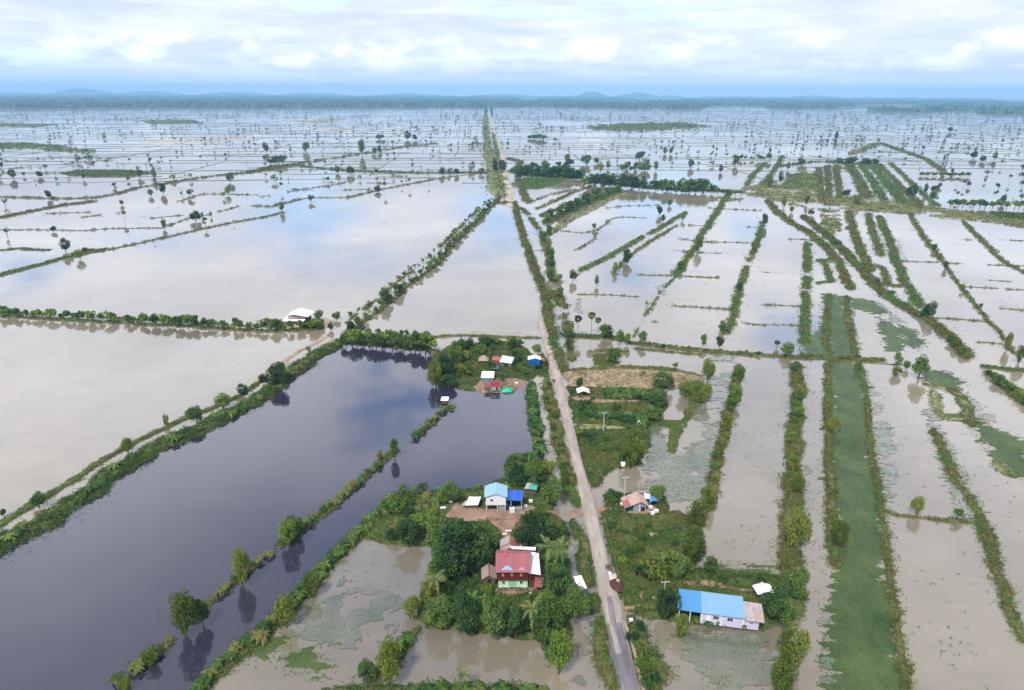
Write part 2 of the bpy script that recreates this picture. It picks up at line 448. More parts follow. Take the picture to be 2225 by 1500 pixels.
for i in range(2):   # upright narrow trees
    proto(f'tall{i}', crown(18, crown_env(.17, .38, .58), 1500, .06, .11, 240 + i, flat=1.3), trunkmesh(.3, .022, 4, 30 + i, .15), m_mid, m_bark)
for i in range(4):   # low-detail small trees on the dikes (1 high)
    proto(f'small{i}', crown(9, crown_env(.34, .28, .64), 420, .15, .18, 260 + i), trunkmesh(.42, .03, 4, 40 + i, .28), m_mid, m_bark)
    proto(f'smalld{i}', crown(9, crown_env(.36, .28, .64), 420, .15, .18, 280 + i), trunkmesh(.42, .03, 4, 50 + i, .28), m_dark, m_bark)
for i in range(3):
    proto(f'sapling{i}', crown(6, crown_env(.30, .24, .68), 260, .14, .16, 320 + i), trunkmesh(.5, .02, 3, 70 + i, .25), m_mid, m_bark)
    proto(f'belt{i}', crown(12, crown_env(.42, .36, .55), 700, .13, .2, 330 + i), trunkmesh(.35, .03, 4, 80 + i, .28), m_dark, m_bark)
for i in range(3):   # shrubs: crown starts at the ground
    proto(f'bush{i}', crown(14, crown_env(.5, .38, .45), 900, .13, .24, 300 + i), trunkmesh(.2, .03, 4, 60 + i, .2), [m_mid, m_dark, m_willow][i], m_bark)

def frond(b, T, base, az, L, rise, sag, n, lw, g):
    """one feather frond with paired leaflets"""
    P = []
    for k in range(n + 1):
        u = k / n; r = L * u * (1 - .12 * u)
        P.append(Vector((base[0] + math.cos(az) * r, base[1] + math.sin(az) * r, base[2] + rise * u - sag * u * u)))
    for k in range(n):
        d = (P[k + 1] - P[k]).normalized(); s = d.cross(Vector((0, 0, 1))).normalized()
        u = (k + .5) / n; ll = lw * math.sin(math.pi * (.12 + .84 * u)) + lw * .15
        for sg in (-1, 1):
            tip = P[k] + s * sg * ll + d * ll * .7 - Vector((0, 0, ll * .2))
            b.face([P[k], P[k] + (P[k + 1] - P[k]) * .8, tip]); T.append(g.random())
def palmhead(kind, seed):
    g = random.Random(seed); b = MB(); T = []
    if kind == 'coconut':
        for k in range(16):
            az = k * 2.4 + g.uniform(-.2, .2); el = g.uniform(-.1, 1)
            frond(b, T, (0, 0, .86), az, .33 * g.uniform(.85, 1.15), .24 * el + .06, .06 + .20 * (1 - el) + .06, 14, .058, g)
    else:   # sugar palm: stiff fans in a ball
        for k in range(30):
            az = k * 2.4; el = R(g.uniform(-45, 80)); d = Vector((math.cos(az) * math.cos(el), math.sin(az) * math.cos(el), math.sin(el)))
            c = Vector((0, 0, .88)) + d * .07; s = d.cross(Vector((0, 0, 1))).normalized(); u = s.cross(d); rr = .14 * g.uniform(.8, 1.1)
            s = (s * math.cos(k) + u * math.sin(k)).normalized()
            for j in range(9):
                a0 = R(-105 + j * 23.3); a1 = a0 + R(19); am = (a0 + a1) / 2
                e = lambda a, r: c + d * math.cos(a) * r + s * math.sin(a) * r
                b.face([c, e(a0, rr * .8), e(am, rr), e(a1, rr * .8)]); T.append(g.random())
    return b, T
def proto_palm(key, kind, seed, h=1.0):
    b, T = palmhead(kind, seed); tb = MB()
    lean = .05 if kind == 'coconut' else .01
    tb.tube([(0, 0, -.1), (lean, 0, .35), (lean * .8, 0, .65), (0, 0, .87)], [.015, .011, .009, .009], 7)
    a = mk('crown', b.v, b.f, m_palm, tint=T); t = tb.build('trunk', m_palmbark)
    n = len(b.v)
    c = mk('palm', b.v + tb.v, b.f + [[i + n for i in f] for f in tb.f], [m_palm, m_palmbark], tint=T + [.5] * len(tb.f), mi=[0] * len(b.f) + [1] * len(tb.f))
    PROTO[key] = (a.data, t.data, c.data)
    for o in (a, t, c): D.objects.remove(o)
for i in range(2): proto_palm(f'coconut{i}', 'coconut', 5 + i)
for i in range(3): proto_palm(f'sugar{i}', 'sugar', 15 + i)
def proto_banana(key, seed, dry=False):
    g = random.Random(seed); b = MB(); T = []; tb = MB()
    for s in range(g.choice((2, 3))):
        ox, oy = (0, 0) if s == 0 else (g.uniform(-.22, .22), g.uniform(-.22, .22)); h = .52 * g.uniform(.75, 1.05)
        tb.tube([(ox, oy, -.1), (ox, oy, h * .6), (ox, oy, h)], [.045, .035, .022], 6)
        for k in range(9):
            az = k * 2.4 + g.uniform(-.3, .3); L = g.uniform(.38, .58); up = g.uniform(.18, .5); sag = up + g.uniform(.05, .42); n = 5; wd = g.uniform(.075, .11)
            P = [Vector((ox + math.cos(az) * L * u / n, oy + math.sin(az) * L * u / n, h + up * u / n * 1.2 - sag * (u / n) ** 2)) for u in range(n + 1)]
            sv = Vector((-math.sin(az), math.cos(az), 0)); tn = g.random()
            for j in range(n):
                w0 = wd * (.35, .85, 1, .95, .7, .12)[j]; w1 = wd * (.35, .85, 1, .95, .7, .12)[j + 1]
                for sg in (-1, 1):
                    dz = Vector((0, 0, -.3))
                    b.face([P[j], P[j + 1], P[j + 1] + (sv * sg + dz) * w1, P[j] + (sv * sg + dz) * w0]); T.append(min(1, max(0, tn * .7 + g.random() * .3)))
    a = mk('leaves', b.v, b.f, m_banana_dry if dry else m_banana, tint=T); t = tb.build('stem', m_stem); n = len(b.v)
    c = mk('banana', b.v + tb.v, b.f + [[i + n for i in f] for f in tb.f], [m_banana_dry if dry else m_banana, m_stem], tint=T + [.5] * len(tb.f), mi=[0] * len(b.f) + [1] * len(tb.f))
    PROTO[key] = (a.data, t.data, c.data)
    for o in (a, t, c): D.objects.remove(o)
for i in range(4): proto_banana(f'banana{i}', 70 + i)
for i in range(2): proto_banana(f'bananay{i}', 80 + i, True)

NAMES = {'round': ('tree', 'crown', 'trunk'), 'mid': ('tree', 'crown', 'trunk'), 'willow': ('willow_tree', 'crown', 'trunk'), 'tall': ('slender_tree', 'crown', 'trunk'),
         'small': ('small_tree', 'crown', 'trunk'), 'smalld': ('small_tree', 'crown', 'trunk'), 'bush': ('bush', 'crown', 'trunk'), 'sapling': ('sapling', 'crown', 'trunk'), 'belt': ('tree', 'crown', 'trunk'),
         'coconut': ('coconut_palm', 'crown', 'trunk'), 'sugar': ('sugar_palm', 'crown', 'trunk'), 'banana': ('banana_plant', 'leaves', 'stem'), 'bananay': ('banana_plant', 'leaves', 'stem')}
CATS = {'tree': 'tree', 'willow_tree': 'tree', 'slender_tree': 'tree', 'small_tree': 'small tree', 'bush': 'bush', 'sapling': 'sapling', 'coconut_palm': 'palm', 'sugar_palm': 'palm', 'banana_plant': 'banana plant'}
g_pl = random.Random(3)
def plant(key, x, y, h, label, group=None, wide=1.0, parts=True, z=0.0):
    """one plant of height h (metres) at world x,y"""
    base = key.rstrip('0123456789')
    if key == base:
        ks = [k for k in PROTO if k.rstrip('0123456789') == base]; key = g_pl.choice(ks)
    nm, pa, pb = NAMES[base]; a, b, c = PROTO[key]
    s = (h * wide, h * wide, h); rz = g_pl.uniform(0, 6.28)
    if not parts:
        o = D.objects.new(nm, c); COL.objects.link(o)
    else:
        o = D.objects.new(nm, None); COL.objects.link(o); o.empty_display_size = .3
        for n_, m_ in ((pa, a), (pb, b)):
            ch = D.objects.new(n_, m_); COL.objects.link(ch); ch.parent = o
    o.location = (x, y, z); o.rotation_euler[2] = rz; o.scale = s
    tag(o, label, CATS[nm], group); return o
def plantpx(key, px, py, hpx, label, group=None, wpx=None, parts=True, z=0.15):
    """photo pixel of the foot, height in pixels"""
    x, y = gp(px, py); dist = math.hypot(y, x); dep = math.atan2(H, y)
    h = hpx * sc(py) / math.cos(dep) * .93
    w = 1.0
    if wpx:
        base = key.rstrip('0123456789'); nat = {'willow': .86, 'round': .92, 'mid': .88, 'tall': .5, 'bush': 1.25, 'small': .9, 'smalld': .94}.get(base, .8)
        w = (wpx * sc(py)) / (h * nat)
    return plant(key, x, y, h, label, group, w, parts, z)

# ------------------------------------------------------------------ dikes and plots of land
def soil(name, c, c2, scale=.25):
    t = NT(name); n = t.noise(scale, 6, rough=.65); n2 = t.noise(scale * 6, 4)
    f = t.math('ADD', t.math('MULTIPLY', n, .7), t.math('MULTIPLY', n2, .3))
    t.base(t.ramp(f, [(.35, lin(c)), (.62, lin(c2))]), .95, .15); t.bump(n2, .5, .15); return t.m
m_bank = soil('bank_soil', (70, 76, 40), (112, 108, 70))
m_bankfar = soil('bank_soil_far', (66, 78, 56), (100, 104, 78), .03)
m_dirt = soil('red_dirt', (122, 98, 84), (160, 134, 116))
m_tan = soil('tan_dirt', (140, 122, 106), (174, 156, 138))
m_turf = soil('turf', (56, 72, 36), (96, 104, 58))
m_turfy = soil('yellow_turf', (112, 116, 80), (158, 156, 122))
m_reedbed = soil('green_field', (48, 92, 56), (70, 114, 66), .08)

def path(pts, step, wig=0.0, seed=0):
    P = gpa(pts); out = [P[0]]
    for a, b in zip(P[:-1], P[1:]):
        L = np.linalg.norm(b - a); k = max(1, int(L / step))
        for i in range(1, k + 1): out.append(a + (b - a) * i / k)
    P = np.array(out)
    for _ in range(2): P[1:-1] = (P[:-2] + P[1:-1] * 2 + P[2:]) / 4
    T = np.gradient(P, axis=0); T /= np.linalg.norm(T, axis=1, keepdims=True) + 1e-9
    Nn = np.stack([-T[:, 1], T[:, 0]], 1)
    s = np.concatenate([[0], np.cumsum(np.linalg.norm(np.diff(P, axis=0), axis=1))])
    if wig: P = P + Nn * ((fbm(s / (step * 9), s * 0 + seed, seed) - .5) * 2 * wig)[:, None]
    return P, Nn, s
_sd = [0]
TUFTS = {}
def addtufts(key, C, S, Hh, K, spike=0.0):
    if len(C): TUFTS.setdefault(key, []).append(tufts(C, S, Hh, K, rng, spike))
BANKS = {}
def strip(pts, wd, hgt=.5, mat='bank', veg_=None, dens=1.0, gaps=0.0, wig=.3, vh=.8, side=1.0, kind='embankment'):
    """raised bank along a line, with plants of class veg_ on it"""
    _sd[0] += 1; sd = _sd[0]
    py = np.mean([p[1] for p in pts]); far = np.mean(gpa(pts)[:, 1]); step = max(.9, far / 260)
    P, Nn, s = path(pts, step, wig * wd, sd)
    n = len(P); wl = wd * .5 * (.25 + 1.4 * fbm(s / (3 * step + 2), s * 0, sd + 1)); wr = wd * .5 * (.25 + 1.4 * fbm(s / (3 * step + 2), s * 0 + 9, sd + 2))
    keep = np.ones(n)
    if gaps: keep = (fbm(s / (10 * step + 6), s * 0 + 4, sd + 3) > gaps).astype(float)
    hh = hgt * (.75 + .5 * fbm(s / 4, s * 0, sd + 5)) * np.where(keep > 0, 1, -.3)
    e = np.minimum(1, np.minimum(s, s[-1] - s) / (wd * .6 + .01) + .05); wl = wl * e; wr = wr * e
    rows = []
    for t, zz in ((-1.0, -.35), (-.82, .25), (-.3, 1.0), (.3, 1.0), (.82, .25), (1.0, -.35)):
        w_ = np.where(t < 0, wl, wr) * abs(t) * np.sign(t)
        q = P + Nn * w_[:, None]; z = hh * zz + (fbm(q[:, 0] / 1.3, q[:, 1] / 1.3, sd) - .5) * .25 * hgt
        if abs(t) == 1: z = np.full(n, -.3)
        rows.append(np.column_stack([q, z]))
    V = np.stack(rows, 1).reshape(-1, 3); m = 6
    i = np.arange(n - 1)[:, None] * m + np.arange(m - 1)[None]
    Fq = np.stack([i, i + m, i + m + 1, i + 1], -1).reshape(-1, 4)
    BANKS.setdefault((kind, mat), []).append((V, Fq, np.zeros(len(Fq))))
    if veg_:
        ts = max(.42, far * .0020) * 1.15
        area = s[-1] * wd; cnt = int(area * dens * 1.1 / (ts * ts))
        ii = rng.integers(0, n, cnt); t = rng.uniform(-1, 1, cnt) * side
        ok = keep[ii] > 0
        ii, t = ii[ok], t[ok]
        w_ = np.where(t < 0, wl[ii], wr[ii])
        q = P[ii] + Nn[ii] * (t * w_)[:, None] + rng.normal(size=(len(ii), 2)) * step * .4
        clump = fbm(q[:, 0] / 3.5, q[:, 1] / 3.5, sd + 7)
        C = np.column_stack([q, np.maximum(0, hh[ii]) * (1 - np.abs(t)) * .9])
        sz = ts * (.6 + .9 * clump) * rng.uniform(.7, 1.3, len(ii))
        # drift: part of the plants belong to a second, differently coloured kind; a thin fringe floats beside the bank
        oth = {'scrub': 'reedg', 'lush': 'scrub', 'reedg': 'scrub', 'yellow': 'scrub'}.get(veg_)
        drift = fbm(q[:, 0] / 9, q[:, 1] / 9, sd + 11) + rng.uniform(-.12, .12, len(C)) > (.60 if veg_ != 'lush' else .64)
        hs = sz * vh + .9 * vh * np.maximum(0, clump - .5) * 2
        addtufts(veg_, C[~drift], sz[~drift], hs[~drift], 9)
        if oth: addtufts(oth, C[drift], sz[drift], hs[drift] * .8, 9)
        m_ = int(cnt * .55); ii = rng.integers(0, n, m_); ff = fbm(P[ii, 0] / 6, P[ii, 1] / 6, sd + 13); sg = rng.choice((-1, 1), m_)
        w_ = np.where(sg < 0, wl[ii], wr[ii]) + rng.exponential(.22 * wd, m_) * (ff > .45)
        q = P[ii] + Nn[ii] * (sg * w_)[:, None] + rng.normal(size=(m_, 2)) * step * .5
        Cn = np.column_stack([q, np.full(m_, .06)]); N_ = rng.normal(size=(m_, 3)) * .4 + (0, 0, 1); N_ /= np.linalg.norm(N_, axis=1, keepdims=True)
        L_ = ts * rng.uniform(.5, 1.3, m_); v_, f_ = quads(Cn, N_, L_, L_ * .5); MATS.setdefault('reed', []).append((v_, f_, rng.uniform(0, 1, m_)))
    return P, Nn, s, wl, wr
def inside(poly, X, Y):
    r = np.zeros(X.shape, bool); n = len(poly)
    for i in range(n):
        x0, y0 = poly[i]; x1, y1 = poly[(i + 1) % n]
        c = ((y0 > Y) != (y1 > Y)) & (X < (x1 - x0) * (Y - y0) / (y1 - y0 + 1e-12) + x0); r ^= c
    return r
def edged(poly, X, Y):
    d = np.full(X.shape, 1e9); n = len(poly)
    for i in range(n):
        a = poly[i]; b = poly[(i + 1) % n]; ab = b - a; L = ab @ ab + 1e-9
        t = np.clip(((X - a[0]) * ab[0] + (Y - a[1]) * ab[1]) / L, 0, 1)
        d = np.minimum(d, np.hypot(X - a[0] - ab[0] * t, Y - a[1] - ab[1] * t))
    return np.where(inside(poly, X, Y), d, -d)
def plot(pts, hgt=.5, mat='turf', veg_=None, dens=1.0, cell=None, rag=1.2, vh=.7, z0=0.0, kind='plot', slope=1.5, hole=0.0):
    """a ragged-edged piece of land (one grid sheet sloping into the water)"""
    poly = gpa(pts); _sd[0] += 1; sd = _sd[0]
    far = poly[:, 1].mean(); cell = cell or max(.6, far / 260)
    x0, y0 = poly.min(0) - 3 * cell; x1, y1 = poly.max(0) + 3 * cell
    xs = np.arange(x0, x1, cell); ys = np.arange(y0, y1, cell); X, Y = np.meshgrid(xs, ys)
    d = edged(poly, X, Y) + (fbm(X / 5, Y / 5, sd) - .5) * 2 * rag + (fbm(X / 1.5, Y / 1.5, sd + 1) - .5) * rag
    if hole: d = np.minimum(d, (fbm(X / (cell * 14), Y / (cell * 5), sd + 9) - hole) * 40)
    Z = z0 + np.clip(d / slope, -.6, 1) * hgt + (fbm(X / 2.2, Y / 2.2, sd + 2) - .5) * .3 * hgt
    ok = d > -.8 * cell - .3
    nx = len(xs); idx = np.arange(X.size).reshape(X.shape)
    kq = ok[:-1, :-1] & ok[1:, :-1] & ok[:-1, 1:] & ok[1:, 1:]
    Fq = np.stack([idx[:-1, :-1][kq], idx[:-1, 1:][kq], idx[1:, 1:][kq], idx[1:, :-1][kq]], -1)
    V = np.column_stack([X.ravel(), Y.ravel(), Z.ravel()])
    used = np.unique(Fq); rm = np.zeros(len(V), int); rm[used] = np.arange(len(used))
    BANKS.setdefault((kind, mat), []).append((V[used], rm[Fq], np.zeros(len(Fq))))
    if veg_:
        ts = max(.42, far * .0020) * 1.15
        area = inside(poly, X, Y).sum() * cell * cell; cnt = int(area * dens * .9 / (ts * ts))
        qx = rng.uniform(x0, x1, cnt * 4); qy = rng.uniform(y0, y1, cnt * 4)
        dd = edged(poly, qx, qy) + (fbm(qx / 5, qy / 5, sd) - .5) * 2 * rag; dd = np.minimum(dd, (fbm(qx / (cell * 14), qy / (cell * 5), sd + 9) - hole) * 40) if hole else dd; o = dd > -.2; qx, qy, dd = qx[o][:cnt], qy[o][:cnt], dd[o][:cnt]
        clump = fbm(qx / 3.5, qy / 3.5, sd + 7)
        C = np.column_stack([qx, qy, z0 + np.clip(dd / slope, 0, 1) * hgt * .9])
        sz = ts * (.6 + .9 * clump) * rng.uniform(.7, 1.3, len(qx)); hs = sz * vh + vh * np.maximum(0, clump - .5) * 2
        oth = {'scrub': 'reedg', 'lush': 'scrub', 'reedg': 'scrub', 'yellow': 'scrub', 'dry': 'scrub'}.get(veg_)
        drift = fbm(qx / 7, qy / 5, sd + 11) + rng.uniform(-.15, .15, len(C)) > .56
        addtufts(veg_, C[~drift], sz[~drift], hs[~drift], 9); addtufts(oth, C[drift], sz[drift], hs[drift] * .8, 9)
    return poly
MATS = {}
def mat_patch(pts, dens=.9, key='reed', cell=None, stretch=2.6, rag=2.6, z=.05):
    """grass floating on the water: many small flat leaves, thinning out at the rim"""
    poly = gpa(pts); _sd[0] += 1; sd = _sd[0]; far = poly[:, 1].mean(); cell = cell or max(.34, far / 560)
    x0, y0 = poly.min(0) - rag * 2; x1, y1 = poly.max(0) + rag * 2
    xs = np.arange(x0, x1, cell); ys = np.arange(y0, y1, cell); X, Y = np.meshgrid(xs, ys)
    X = X + rng.uniform(-.35, .35, X.shape) * cell; Y = Y + rng.uniform(-.35, .35, Y.shape) * cell
    d = edged(poly, X, Y)
    nz = fbm(X / (2.2 * stretch), Y / 2.2, sd, 5) * .6 + fbm(X / (9 * stretch), Y / 9, sd + 4, 3) * .4
    thr = 1 - dens
    v = .5 + (nz - .5) * 1.9 + np.clip(d / rag, -1, .6) * .35
    rim = d > (fbm(X / 5.5, Y / .9, sd + 8, 4) - .5) * 3.4 * rag + (fbm(X / 14, Y / 6, sd + 12, 2) - .5) * 1.6 * rag
    k = (v > thr + (.10 if dens >= .8 else .20)) & (d > -rag) & (rim | (rng.uniform(size=X.shape) < .12))
    C = np.column_stack([X[k], Y[k], np.full(k.sum(), z) + rng.uniform(0, .1, k.sum())])
    n = len(C); Nn = np.column_stack([rng.normal(size=n) * .22, rng.normal(size=n) * .22, np.ones(n)]); Nn /= np.linalg.norm(Nn, axis=1, keepdims=True)
    L = cell * rng.uniform(.8, 2.0, n) * (1.0 if dens >= .8 else .85)
    V, Fq = quads(C, Nn, L, L * .6)
    wk = (v > max(thr, .22) - .02) & rim; kq = wk[:-1, :-1] & wk[1:, :-1] & wk[:-1, 1:] & wk[1:, 1:]
    if kq.any():
        ix = np.arange(X.size).reshape(X.shape); Q = np.stack([ix[:-1, :-1][kq], ix[:-1, 1:][kq], ix[1:, 1:][kq], ix[1:, :-1][kq]], -1)[:, ::-1]
        us = np.unique(Q); rm = np.zeros(X.size, int); rm[us] = np.arange(len(us))
        MATS.setdefault('weed' if dens >= .8 else 'murk', []).append((np.column_stack([X.ravel()[us], Y.ravel()[us], np.full(len(us), .028 + sd * .0004)]), rm[Q], np.zeros(len(Q))))
    t = np.clip(fbm(C[:, 0] / 8, C[:, 1] / 3, sd + 2) * .7 + rng.uniform(0, .5, n) - .1, 0, 1)
    MATS.setdefault(key, []).append((V, Fq, t))
# ------------------------------------------------------------------ the road
m_road = NT('road_surface')
_a = m_road.noise(.35, 6, vec=(1.6, .35, 1), rough=.65); _b = m_road.noise(2.2, 5)
_g = m_road.add('ShaderNodeNewGeometry'); _s = m_road.add('ShaderNodeSeparateXYZ'); m_road.l(_g.outputs['Position'], _s.inputs[0])
_at = m_road.add('ShaderNodeAttribute', attribute_name='tint')
_f = m_road.math('ADD', m_road.math('MULTIPLY', _a, .8), m_road.math('MULTIPLY', _b, .2))
_dusty = m_road.ramp(_f, [(.34, lin((140, 129, 122))), (.5, lin((160, 149, 142))), (.66, lin((178, 166, 156)))])
_tar = m_road.ramp(_f, [(.34, lin((98, 94, 102))), (.5, lin((116, 112, 120))), (.68, lin((146, 138, 138)))])
_k = m_road.math('ADD', _at.outputs['Fac'], m_road.math('MULTIPLY', m_road.math('SUBTRACT', _a, .5), 1.3))
_k = m_road.ramp(_k, [(.42, (0, 0, 0, 1)), (.58, (1, 1, 1, 1))])
m_road.base(m_road.mix(_k, _dusty, _tar), .9, .2); m_road.bump(_b, .3, .06)
road_px = [(1346, 1397, 1515), (1344, 1393, 1490), (1333, 1382, 1450), (1321, 1371, 1410), (1309, 1356, 1340), (1301, 1347, 1300), (1294, 1337, 1270), (1289, 1328, 1230), (1279, 1315, 1180), (1268, 1303, 1130), (1260, 1295, 1100), (1252, 1281, 1050), (1238, 1264, 990),
           (1228, 1254, 945), (1217, 1242, 900), (1208, 1232, 860), (1199, 1222, 820), (1188, 1208, 780), (1177, 1196, 740), (1172, 1189, 715), (1169, 1182, 695)]
def road_mesh(name, rows, z0, z1, nacross=9, sub=5):
    E = []
    for (a, b, y), (c, d_, y2) in zip(rows[:-1], rows[1:]):
        for k in range(sub):
            u = k / sub; E.append((a + (c - a) * u, b + (d_ - b) * u, y + (y2 - y) * u))
    E.append(rows[-1]); V = []; T = []
    for j, (a, b, y) in enumerate(E):
        A = np.array(gp(a, y)); B = np.array(gp(b, y)); wob = (float(vnoise(j * .45, 1, 3)) - .5) * .5, (float(vnoise(j * .45, 7, 4)) - .5) * .5
        dv = (B - A) / np.linalg.norm(B - A); A = A + dv * wob[0]; B = B + dv * wob[1]
        for k in range(nacross):
            u = k / (nacross - 1); p = A + (B - A) * u; z = z0 + (z1 - z0) * (1 - (2 * u - 1) ** 2)
            V.append((p[0], p[1], -.4 if k in (0, nacross - 1) else z)); 
            if 1:
                c = .5 if y < 1250 else 1.0
                t = 0.0
                if y > 1430: t = 1.0 if k < nacross - 2 else .35
                elif y > 1360: t = .85 if (k < 2 or k > 3) and k < 7 else .35
                elif y > 1300: t = .9 if k in (3, 4) else .15
                elif y > 1120: t = .32 if k in (3, 4) else .08
                T.append(t)
    n = nacross; q = [[j * n + k, j * n + k + 1, (j + 1) * n + k + 1, (j + 1) * n + k] for j in range(len(E) - 1) for k in range(n - 1)]
    o = mk(name, V, q, m_road.m, smooth=True, kind='structure'); a = o.data.attributes.new('tint', 'FLOAT', 'POINT'); a.data.foreach_set('value', np.array(T, np.float32)); return o
road_mesh('road', road_px, .75, .95)
# the far part of the road, and the flooded stretch (a barely drowned, paler water)
strip([(1113, 452), (1107, 425), (1102, 400), (1096, 365), (1089, 335), (1079, 302), (1070, 272), (1066, 255), (1064, 246)], 10, .9, 'sand', wig=.0, kind='road')
strip([(1173, 722), (1120, 722), (1060, 720), (1010, 721), (960, 722)], 1.3, .3, 'sand', gaps=.3, wig=.5, kind='side_track')
strip([(1176, 735), (1120, 734), (1060, 731), (1010, 729), (960, 731), (930, 734)], 2.2, .45, 'bank', 'scrub', .8, kind='embankment')
strip([(1268, 1120), (1250, 1119), (1226, 1117)], 4.2, .55, 'dirt', wig=.05, kind='side_track')
strip([(1352, 1326), (1380, 1322), (1418, 1320)], 1.6, .75, 'dirt', wig=.05, kind='side_track')
strip([(1290, 1113), (1310, 1110), (1340, 1112)], 2.4, .8, 'dirt', wig=.05, kind='side_track')
strip([(548, 836), (575, 814), (612, 789), (650, 764), (690, 745), (712, 728)], 3.0, .5, 'tan', wig=.2, kind='side_track')
strip([(735, 735), (712, 745), (672, 775), (650, 792)], 2.2, .35, 'tan', wig=.2, kind='side_track')

# ------------------------------------------------------------------ dikes
S = strip
hedge = [(-40, 684), (0, 687), (100, 693), (200, 698), (300, 704), (420, 710), (500, 716), (600, 720), (690, 717)]
S(hedge, 3.6, .5, 'bank', 'scrub', .7)
S([(p[0], p[1] - 9) for p in hedge[:8]], 1.6, .3, 'bank', 'lush', .5, gaps=.3)
main_dike = [(-60, 1225), (0, 1188), (60, 1152), (130, 1108), (200, 1066), (260, 1025), (320, 986), (400, 948), (470, 913), (540, 882), (600, 843), (640, 808), (690, 773), (738, 745)]
S(main_dike, 7.4, .9, 'bank', 'lush', 1.6, vh=1.5)
S([(p[0] - 22 - 10 * (i < 6), p[1] - 20 - 8 * (i < 8)) for i, p in enumerate(main_dike[:11])], 2.4, .6, 'turf', 'scrub', .9, vh=.35)
S([(745, 706), (800, 665), (860, 615), (930, 562), (985, 510), (1030, 465), (1070, 432)], 1.8, .35, 'bank', 'scrub', .6, gaps=.42)
S([(752, 725), (800, 692), (850, 655), (890, 620), (950, 575), (985, 532), (1030, 488), (1065, 450), (1088, 428)], 2.8, .45, 'bank', 'scrub', .8)
S([(738, 742), (790, 745), (850, 752), (930, 760)], 5.0, .6, 'bank', 'lush', 1.1)
S([(745, 728), (800, 730), (860, 733), (930, 737)], 2.5, .4, 'bank', 'scrub', .9)
S([(930, 760), (945, 768), (960, 775)], 4.0, .6, 'bank', 'lush', 1.0)
S([(1080, 250), (1076, 240)], 4, .5)
S([(1055, 250), (1056, 290), (1061, 330), (1068, 380), (1082, 425)], 11, .4, 'turfy', 'yellow', .4)
S([(1072, 290), (1078, 320), (1085, 360), (1096, 425)], 4, .3, 'turfy', 'reedg', .5)
S([(1078, 440), (1092, 441), (1108, 442)], 9, .5, 'turfy', 'scrub', 1)
# banana dikes in the pond
mid_row = [(985, 882), (960, 898), (930, 927), (900, 952), (868, 975), (830, 1005), (790, 1040), (740, 1085), (690, 1125), (640, 1160), (600, 1192), (560, 1222), (530, 1245), (490, 1280), (440, 1322), (400, 1358), (370, 1392), (340, 1422), (300, 1450), (262, 1485)]
S(mid_row, 2.0, .3, 'bank', 'scrub', 1.0, gaps=.30, vh=1.2)
right_row = [(862, 1092), (830, 1115), (800, 1146), (760, 1182), (720, 1222), (690, 1258), (650, 1298), (610, 1338), (575, 1373), (540, 1404), (500, 1435), (460, 1472), (425, 1510)]
S(right_row, 3.4, .5, 'bank', 'lush', 1.5, vh=1.4)
S([(912, 1370), (885, 1398), (855, 1435), (835, 1465), (795, 1482)], 2.6, .5, 'bank', 'lush', 1.1)
S([(700, 1512), (790, 1500), (870, 1502), (960, 1504), (1060, 1508), (1180, 1508)], 3.0, .4, 'bank', 'lush', 1.0)
near_row = [(1153, 838), (1158, 870), (1163, 910), (1169, 950), (1176, 990)]
S(near_row, 3.4, .5, 'bank', 'lush', 1.2)
# road verges
S([(1186, 828), (1192, 850), (1200, 890), (1209, 935), (1218, 980), (1228, 1025), (1240, 1070), (1250, 1100)], 4.0, .7, 'bank', 'scrub', 1.1)
S([(1246, 1135), (1256, 1165), (1266, 1200), (1276, 1245), (1282, 1275)], 3.6, .7, 'bank', 'lush', 1.1)
S([(1296, 1345), (1306, 1385), (1315, 1425), (1326, 1465), (1336, 1505)], 3.0, .6, 'bank', 'scrub', 1.1)
S([(1370, 1345), (1385, 1375), (1400, 1410), (1415, 1450), (1425, 1505)], 4.6, .6, 'bank', 'lush', 1.2)
S([(1352, 1350), (1368, 1385), (1382, 1430), (1396, 1480), (1404, 1512)], 1.2, .75, 'tan', wig=.05, kind='side_track')
S([(1118, 440), (1128, 480), (1140, 520), (1153, 560), (1168, 600), (1184, 640), (1194, 690), (1200, 730), (1209, 770), (1222, 808)], 4.4, .8, 'bank', 'scrub', 1.3, vh=1.2)
S([(1310, 1122), (1317, 1150), (1328, 1190), (1338, 1230), (1348, 1275)], 1.6, .6, 'turf', 'lush', 1.0)
S([(1132, 452), (1150, 470), (1168, 495), (1185, 530), (1196, 570), (1204, 615), (1216, 665), (1232, 700), (1236, 745)], 3.8, .4, 'bank', 'scrub', .9, gaps=.44, vh=.9)
S([(1190, 640), (1215, 650), (1228, 668)], 5, .5, 'bank', 'scrub', 1.2)
S([(1222, 727), (1260, 730), (1310, 733), (1365, 737)], 4.2, .5, 'bank', 'lush', 1.1)
S([(1235, 745), (1240, 765), (1243, 785)], 3, .4, 'bank', 'scrub', .9, gaps=.3)
S([(1280, 765), (1320, 763), (1365, 765)], 1.8, .35, 'bank', 'scrub', .8)
S([(1366, 745), (1430, 753), (1520, 762), (1620, 770), (1740, 778), (1850, 780), (1918, 782)], 3.4, .6, 'bank', 'scrub', 1.2)
S([(1376, 758), (1440, 764), (1530, 772)], 1.8, .3, 'bank', 'scrub', .8)
S([(1222, 806), (1330, 799), (1420, 800), (1470, 806), (1520, 818)], 2.6, .5, 'bank', 'scrub', 1.2)
S([(1920, 786), (1880, 786), (1800, 785)], 1.2, .3, 'bank', 'scrub', .8)
S([(1800, 783), (1900, 790), (1985, 795)], .9, .25, 'bank', None)
